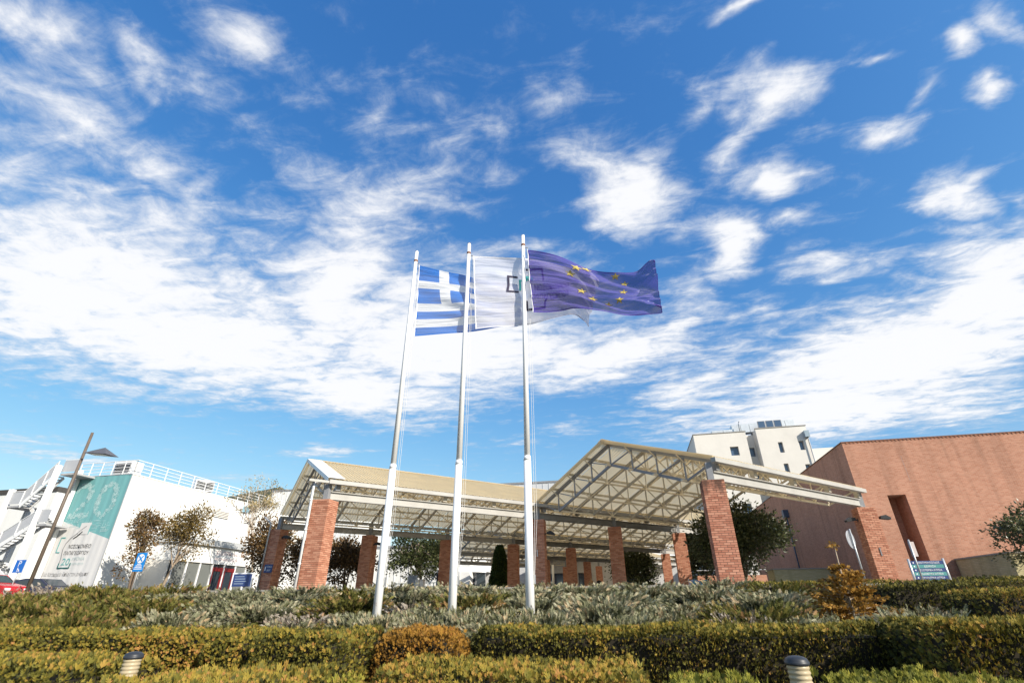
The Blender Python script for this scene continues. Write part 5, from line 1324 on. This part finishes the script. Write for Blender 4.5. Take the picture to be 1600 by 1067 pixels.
# ---- trees
def tree(label, base, h, cz, rad, mat, n=5200, leaf=.16, seed=1, trunk=.09, bark=BARK, stems=1, lump=.55, shape=None, tmpl=LEAF, limbs=14, hollow=.45, name='tree', cx=0.0, tb=0.0, gap=.0):
    """crown: ellipsoid centred at height cz (local) with radii rad, broken into lumps; trunk and limbs reach into it"""
    t = thing(name, label, 'tree', base, 0)
    r = np.random.default_rng(seed); rr = random.Random(seed)
    m = MB(); tips = []
    for s in range(stems):
        ox, oy = (rr.uniform(-.3, .3), rr.uniform(-.3, .3)) if stems > 1 else (0, 0)
        top = Vector((cx + rr.uniform(-.3, .3)*rad[0], rr.uniform(-.3, .3)*rad[1], cz + rad[2]*.55)); pts = [Vector((ox*.3, oy*.3, 0))]
        for k in range(1, 5): pts.append(pts[0].lerp(top, k/4) + Vector((rr.uniform(-.1, .1), rr.uniform(-.1, .1), 0))*rad[0]*.5 + Vector((ox, oy, 0))*.5*k/4)
        m.tube(pts, [trunk*(1-.19*k) for k in range(5)], 8)
        for k in range(limbs):
            f_ = rr.uniform(.35, 1); i = min(int(f_*4), 3); p0 = pts[i].lerp(pts[i+1], f_*4-i)
            a = rr.uniform(0, 6.28); e = rr.uniform(-.3, .9)
            tip = Vector((cx + math.cos(a)*math.cos(e)*rad[0]*.88, math.sin(a)*math.cos(e)*rad[1]*.88, cz + math.sin(e)*rad[2]*.9))
            mid = p0.lerp(tip, .5) + Vector((0, 0, .08*rad[2])); m.tube([p0, mid, tip], [trunk*.42, trunk*.25, trunk*.08], 5, cap=False); tips.append(np.array(tip)); tips.append(np.array(mid))
    m.build('trunk', bark, t, smooth=True)
    # leaf lumps round limb tips and over the crown surface
    nl = 40; dirs = r.normal(size=(nl, 3)); dirs /= np.linalg.norm(dirs, axis=1, keepdims=True); C = dirs*np.array(rad)*r.uniform(hollow, 1.12, (nl, 1)) + np.array([cx, 0, cz])
    C = np.concatenate([C, np.array(tips)[:60]]); 
    if shape is not None: C = np.array([c for c in C if shape(c)])
    if gap: C = C[r.random(len(C)) > gap]
    idx = r.integers(0, len(C), n); lr = lump*min(rad)*.62
    lv = r.uniform(.45, 1.35, len(C)); pw_ = lv**2.2; idx = r.choice(len(C), n, p=pw_/pw_.sum())
    off = r.normal(size=(n, 3))*(lr*lv[idx])[:, None]*np.array([1, 1, .75])*.62
    P = C[idx] + off
    D = off/lr + (P - np.array([cx, 0, cz]))/np.array(rad)*.5 + r.normal(size=(n, 3))*.6 + np.array([0, 0, .15])
    lt = r.normal(size=len(C))*.10
    tint = .45 + lt[idx] + r.normal(size=n)*.17 + tb
    V, F, T = scatter(P, D, r.uniform(.6, 1.25, n)*leaf, *tmpl, tint)
    link('crown', mesh_np('crown', V, F, T, mat), t, kind='stuff')
    return t
LBROWN = tint_mat('leaf_brown', [(0, (.045, .028, .012)), (.35, (.13, .075, .028)), (.65, (.23, .135, .05)), (.85, (.14, .12, .035)), (1, (.32, .20, .10))], .55, .25, spec=.4)
LOLIVE = tint_mat('leaf_olive_brown', [(0, (.04, .03, .01)), (.4, (.13, .09, .022)), (.7, (.22, .15, .04)), (1, (.30, .19, .07))], .55, .25, spec=.4)
LDARK = tint_mat('leaf_dark_green', [(0, (.012, .018, .008)), (.45, (.035, .048, .016)), (.8, (.075, .085, .028)), (1, (.12, .12, .045))], .35, .15, spec=.55)
LCEDAR = tint_mat('leaf_cedar', [(0, (.02, .028, .010)), (.45, (.06, .075, .024)), (.8, (.12, .125, .045)), (1, (.2, .18, .09))], .6, .15)
LCYP = tint_mat('leaf_cypress', [(0, (.018, .03, .006)), (.5, (.045, .07, .012)), (1, (.10, .12, .025))], .7, .1)
LYEL = tint_mat('leaf_straw', [(0, (.25, .19, .09)), (.5, (.45, .36, .18)), (1, (.58, .47, .27))], .7, .3)
tree('thin brown leaved tree against the white wall, left of the rounder one', (-33.4, 30.6, 1.72), 7, 3.75, (1.15, 1.0, 2.9), LBROWN, 2900, .19, 51, .09, stems=3, limbs=10, lump=.5, gap=.2, cx=-.4, tb=.1)
tree('round topped olive brown tree against the white wall', (-33.6, 33.0, 1.72), 7, 4.75, (1.65, 1.5, 2.0), LOLIVE, 5000, .17, 52, .13, PALEBARK, limbs=22, cx=1.3, lump=.5, hollow=.2, tb=.08)
tree('dense brown tree behind the leftmost brick pillar', (-23.6, 31.0, 1.72), 6, 3.0, (1.55, 1.3, 2.3), LBROWN, 6500, .20, 53, .1, stems=2, limbs=12, shape=lambda c: abs(c[0]) < 1.6 - .28*max(0, c[2]-2.2))
tree('brown leaved bush between the two leftmost pillars', (-20.4, 30.2, 2.1), 4, 1.75, (1.0, .9, 1.5), LBROWN, 3600, .18, 54, .06, stems=3, limbs=8, tb=.04)
tree('brown leaved bush right of the pillar with the white downpipe', (-19.0, 33.4, 2.1), 5, 2.0, (1.75, 1.2, 1.8), LBROWN, 6200, .21, 55, .07, stems=3, limbs=10, tb=-.06)
tree('dark green cedar like tree between the left and middle flagpoles', (-18.9, 46, 2.1), 7, 3.1, (3.2, 2.2, 2.5), LCEDAR, 9500, .24, 56, .16, PALEBARK, stems=2, limbs=24, lump=.42, tmpl=THUJA, tb=-.03)
tree('large dark evergreen tree right of the nearest brick pillar', (5.9, 31.2, 2.1), 5, 2.55, (2.15, 1.8, 1.9), LDARK, 18000, .19, 57, .10, stems=3, limbs=20, lump=.5, cx=.1, tb=.1)
tree('dark evergreen tree left of the nearest brick pillar, behind the sunlit pillar', (5.3, 40.0, 2.1), 5, 2.6, (1.7, 1.6, 2.1), LDARK, 14000, .2, 58, .09, stems=3, limbs=14, lump=.5)
tree('leafy evergreen under the canopy in mid picture, left of the striped shaded pillar', (.35, 53, 2.1), 5, 2.2, (1.9, 1.6, 1.9), LDARK, 11000, .22, 59, .1, stems=2, limbs=12, lump=.5, tb=.12)
tree('round headed tree at the right edge in front of the yellow wall', (18.9, 28.6, 2.05), 4, 2.25, (2.0, 1.7, 1.1), LDARK, 8500, .15, 60, .09, limbs=16, lump=.5, tb=.25)
# bare tree with straw coloured twigs
t = thing('bare_tree', 'bare tree with pale yellow twigs before the white wall, left of the leftmost pillar', 'tree', (-29.0, 37, 2.0))
m = MB(); rr = random.Random(8); tipsB = []
def grow(p, d, L, rad, lev):
    q = p + d*L; mid = p + d*L*.5 + Vector((rr.uniform(-.08, .08), rr.uniform(-.08, .08), 0))*L
    m.tube([p, mid, q], [rad, rad*.8, rad*.62], 6 if lev < 2 else 4, cap=False)
    if lev >= 4: tipsB.append(q); return
    for k in range(3 if lev < 3 else 4):
        nd = (d + Vector((rr.uniform(-.75, .75), rr.uniform(-.6, .6), rr.uniform(-.1, .5)))).normalized(); grow(q, nd, L*rr.uniform(.62, .82), rad*.6, lev+1)
grow(Vector((0, 0, 0)), Vector((-.18, 0, 1)).normalized(), 2.9, .12, 0)
m.build('trunk', PALEBARK, t, smooth=True)
r = np.random.default_rng(9); TB = np.array([tuple(q) for q in tipsB]); n = 1500; idx = r.integers(0, len(TB), n)
V, F, T = scatter(TB[idx] + r.normal(size=(n, 3))*.22, r.normal(size=(n, 3)) + np.array([0, 0, .6]), r.uniform(.10, .2, n), *LEAF, r.random(n))
link('crown', mesh_np('crown', V, F, T, LYEL), t, kind='stuff')
# conical cypress
t = thing('cypress_tree', 'dense green conical cypress left of the right flagpole', 'tree', (-10.35, 42, 2.1))
MB().tube([(0,0,0), (0,0,3.3)], [.09, .02], 8).build('trunk', BARK, t)
r = np.random.default_rng(3); n = 9000; z = r.random(n)**1.25*3.55; az = r.uniform(0, 6.28, n); prof_ = .86*np.sqrt(np.clip(1-z/3.7, 0, 1))*np.clip(.62+z*.6, 0, 1)
rad_ = prof_*(1 + .08*np.sin(az*5 + z*3) - .16*r.random(n)**2); P = np.stack([np.cos(az)*rad_, np.sin(az)*rad_, z+.05], 1)
D = np.stack([np.cos(az)*.4, np.sin(az)*.4, np.full(n, .95)], 1) + r.normal(size=(n, 3))*.2
V, F, T = scatter(P, D, r.uniform(.12, .22, n), *THUJA, .45 + r.normal(size=n)*.2); link('crown', mesh_np('crown', V, F, T, LCYP), t, kind='stuff')
MB().lathe([(.001, .02), (.42, .1), (.62, .8), (.55, 1.8), (.34, 2.8), (.001, 3.35)], 14).build('dark_core', HCORE, t)  # solid dark filling in place of the shaded crown interior

# ================================================================== people
def person(label, loc, rz, h, top, legs, hair, joints, skin=(.45, .27, .19)):
    """one continuous skinned body; joints in metres for a 1.75 m figure"""
    J = joints; names = list(J); idx = {k: i for i, k in enumerate(names)}
    E = [('pelvis','chest'),('chest','neck'),('neck','head'),('head','crown'),('chest','sl'),('sl','el'),('el','wl'),('wl','hl'),('chest','sr'),('sr','er'),('er','wr'),('wr','hr'),
         ('pelvis','kl0'),('kl0','kl'),('kl','al'),('al','tl'),('pelvis','kr0'),('kr0','kr'),('kr','ar'),('ar','tr')]
    RD = dict(pelvis=(.16,.12), chest=(.18,.12), neck=(.06,.06), head=(.085,.10), crown=(.07,.085), sl=(.07,.07), sr=(.07,.07), el=(.05,.05), er=(.05,.05), wl=(.034,.04), wr=(.034,.04), hl=(.03,.045), hr=(.03,.045),
              kl0=(.095,.10), kr0=(.095,.10), kl=(.065,.07), kr=(.065,.07), al=(.045,.05), ar=(.045,.05), tl=(.045,.035), tr=(.045,.035))
    me = bpy.data.meshes.new('body'); me.from_pydata([J[k] for k in names], [(idx[a], idx[b]) for a, b in E], [])
    o = bpy.data.objects.new('body', me); COL.objects.link(o)
    o.modifiers.new('skin', 'SKIN'); 
    for k in names: me.skin_vertices[0].data[idx[k]].radius = RD[k]
    me.skin_vertices[0].data[idx['pelvis']].use_root = True
    sb = o.modifiers.new('sub', 'SUBSURF'); sb.levels = 2; sb.render_levels = 2
    dg = bpy.context.evaluated_depsgraph_get(); em = bpy.data.meshes.new_from_object(o.evaluated_get(dg)); bpy.data.objects.remove(o)
    em.materials.clear()
    for mm in (pmat('skin_tone', skin, .6, .05, 5), top, legs, BLACK, hair): em.materials.append(mm)
    hz, wz = J['neck'][2], J['pelvis'][2]
    hands = [Vector(J['hl']), Vector(J['hr'])]
    for p in em.polygons:
        c = p.center
        mi = 1
        if c.z > hz + .04: mi = 4 if (c.z > J['head'][2] + .06 or c.y > J['head'][1] + .045) else 0
        elif min((c-q).length for q in hands) < .085: mi = 0
        elif c.z < .09: mi = 3
        elif c.z < wz - .03 and min((c-q).length for q in hands) > .15: mi = 2
        p.material_index = mi; p.use_smooth = True
    t = thing('person', label, 'person', loc, rz); t.scale = (h/1.75,)*3
    link('body', em, t)
    m = MB()
    return t
walk = dict(pelvis=(0,0,.95), chest=(0,-.02,1.32), neck=(0,-.03,1.50), head=(0,-.05,1.62), crown=(0,-.04,1.70), sl=(.19,0,1.41), el=(.24,.08,1.14), wl=(.25,-.02,.90), hl=(.25,-.06,.80), sr=(-.19,0,1.41), er=(-.25,-.06,1.14), wr=(-.24,-.22,.95), hr=(-.23,-.28,.88),
            kl0=(.10,0,.86), kl=(.10,-.12,.48), al=(.10,-.10,.08), tl=(.10,-.24,.035), kr0=(-.10,0,.86), kr=(-.10,.06,.48), ar=(-.10,.26,.10), tr=(-.10,.14,.035))
stand = dict(walk); stand.update(kl=(.10,-.03,.48), al=(.11,0,.08), tl=(.12,-.14,.035), kr=(-.10,-.02,.48), ar=(-.11,.02,.08), tr=(-.12,-.12,.035), wr=(-.22,-.1,.92), hr=(-.21,-.15,.84))
JKT = pmat('cloth_black', (.02, .02, .025), .8, .2, 6); JNS = pmat('cloth_jeans', (.06, .09, .16), .85, .15, 8); TAN = pmat('cloth_tan', (.42, .25, .14), .8, .1, 6); GRY = pmat('cloth_grey', (.25, .24, .26), .8, .1, 6)
HD = pmat('hair_dark', (.03, .022, .018), .6, .1, 20); HBL = pmat('hair_blond', (.48, .33, .16), .6, .1, 20)
person('man in a black jacket and jeans walking out of the entrance doors', (-19.4, 65.0, 2.1), R(8), 1.85, JKT, JNS, HD, walk)
person('fair haired person in a tan coat under the canopy, left of the one in black', (-4.2, 57, 2.1), R(150), 1.8, TAN, GRY, HBL, stand)
person('fair haired person in black under the canopy, right of the one in tan', (-3.35, 56.4, 2.1), R(175), 1.72, JKT, JNS, HBL, stand)
person('person in dark clothes half hidden behind the pillar at the middle flagpole', (-14.45, 39, 2.1), R(80), 1.7, JKT, JNS, HD, walk)
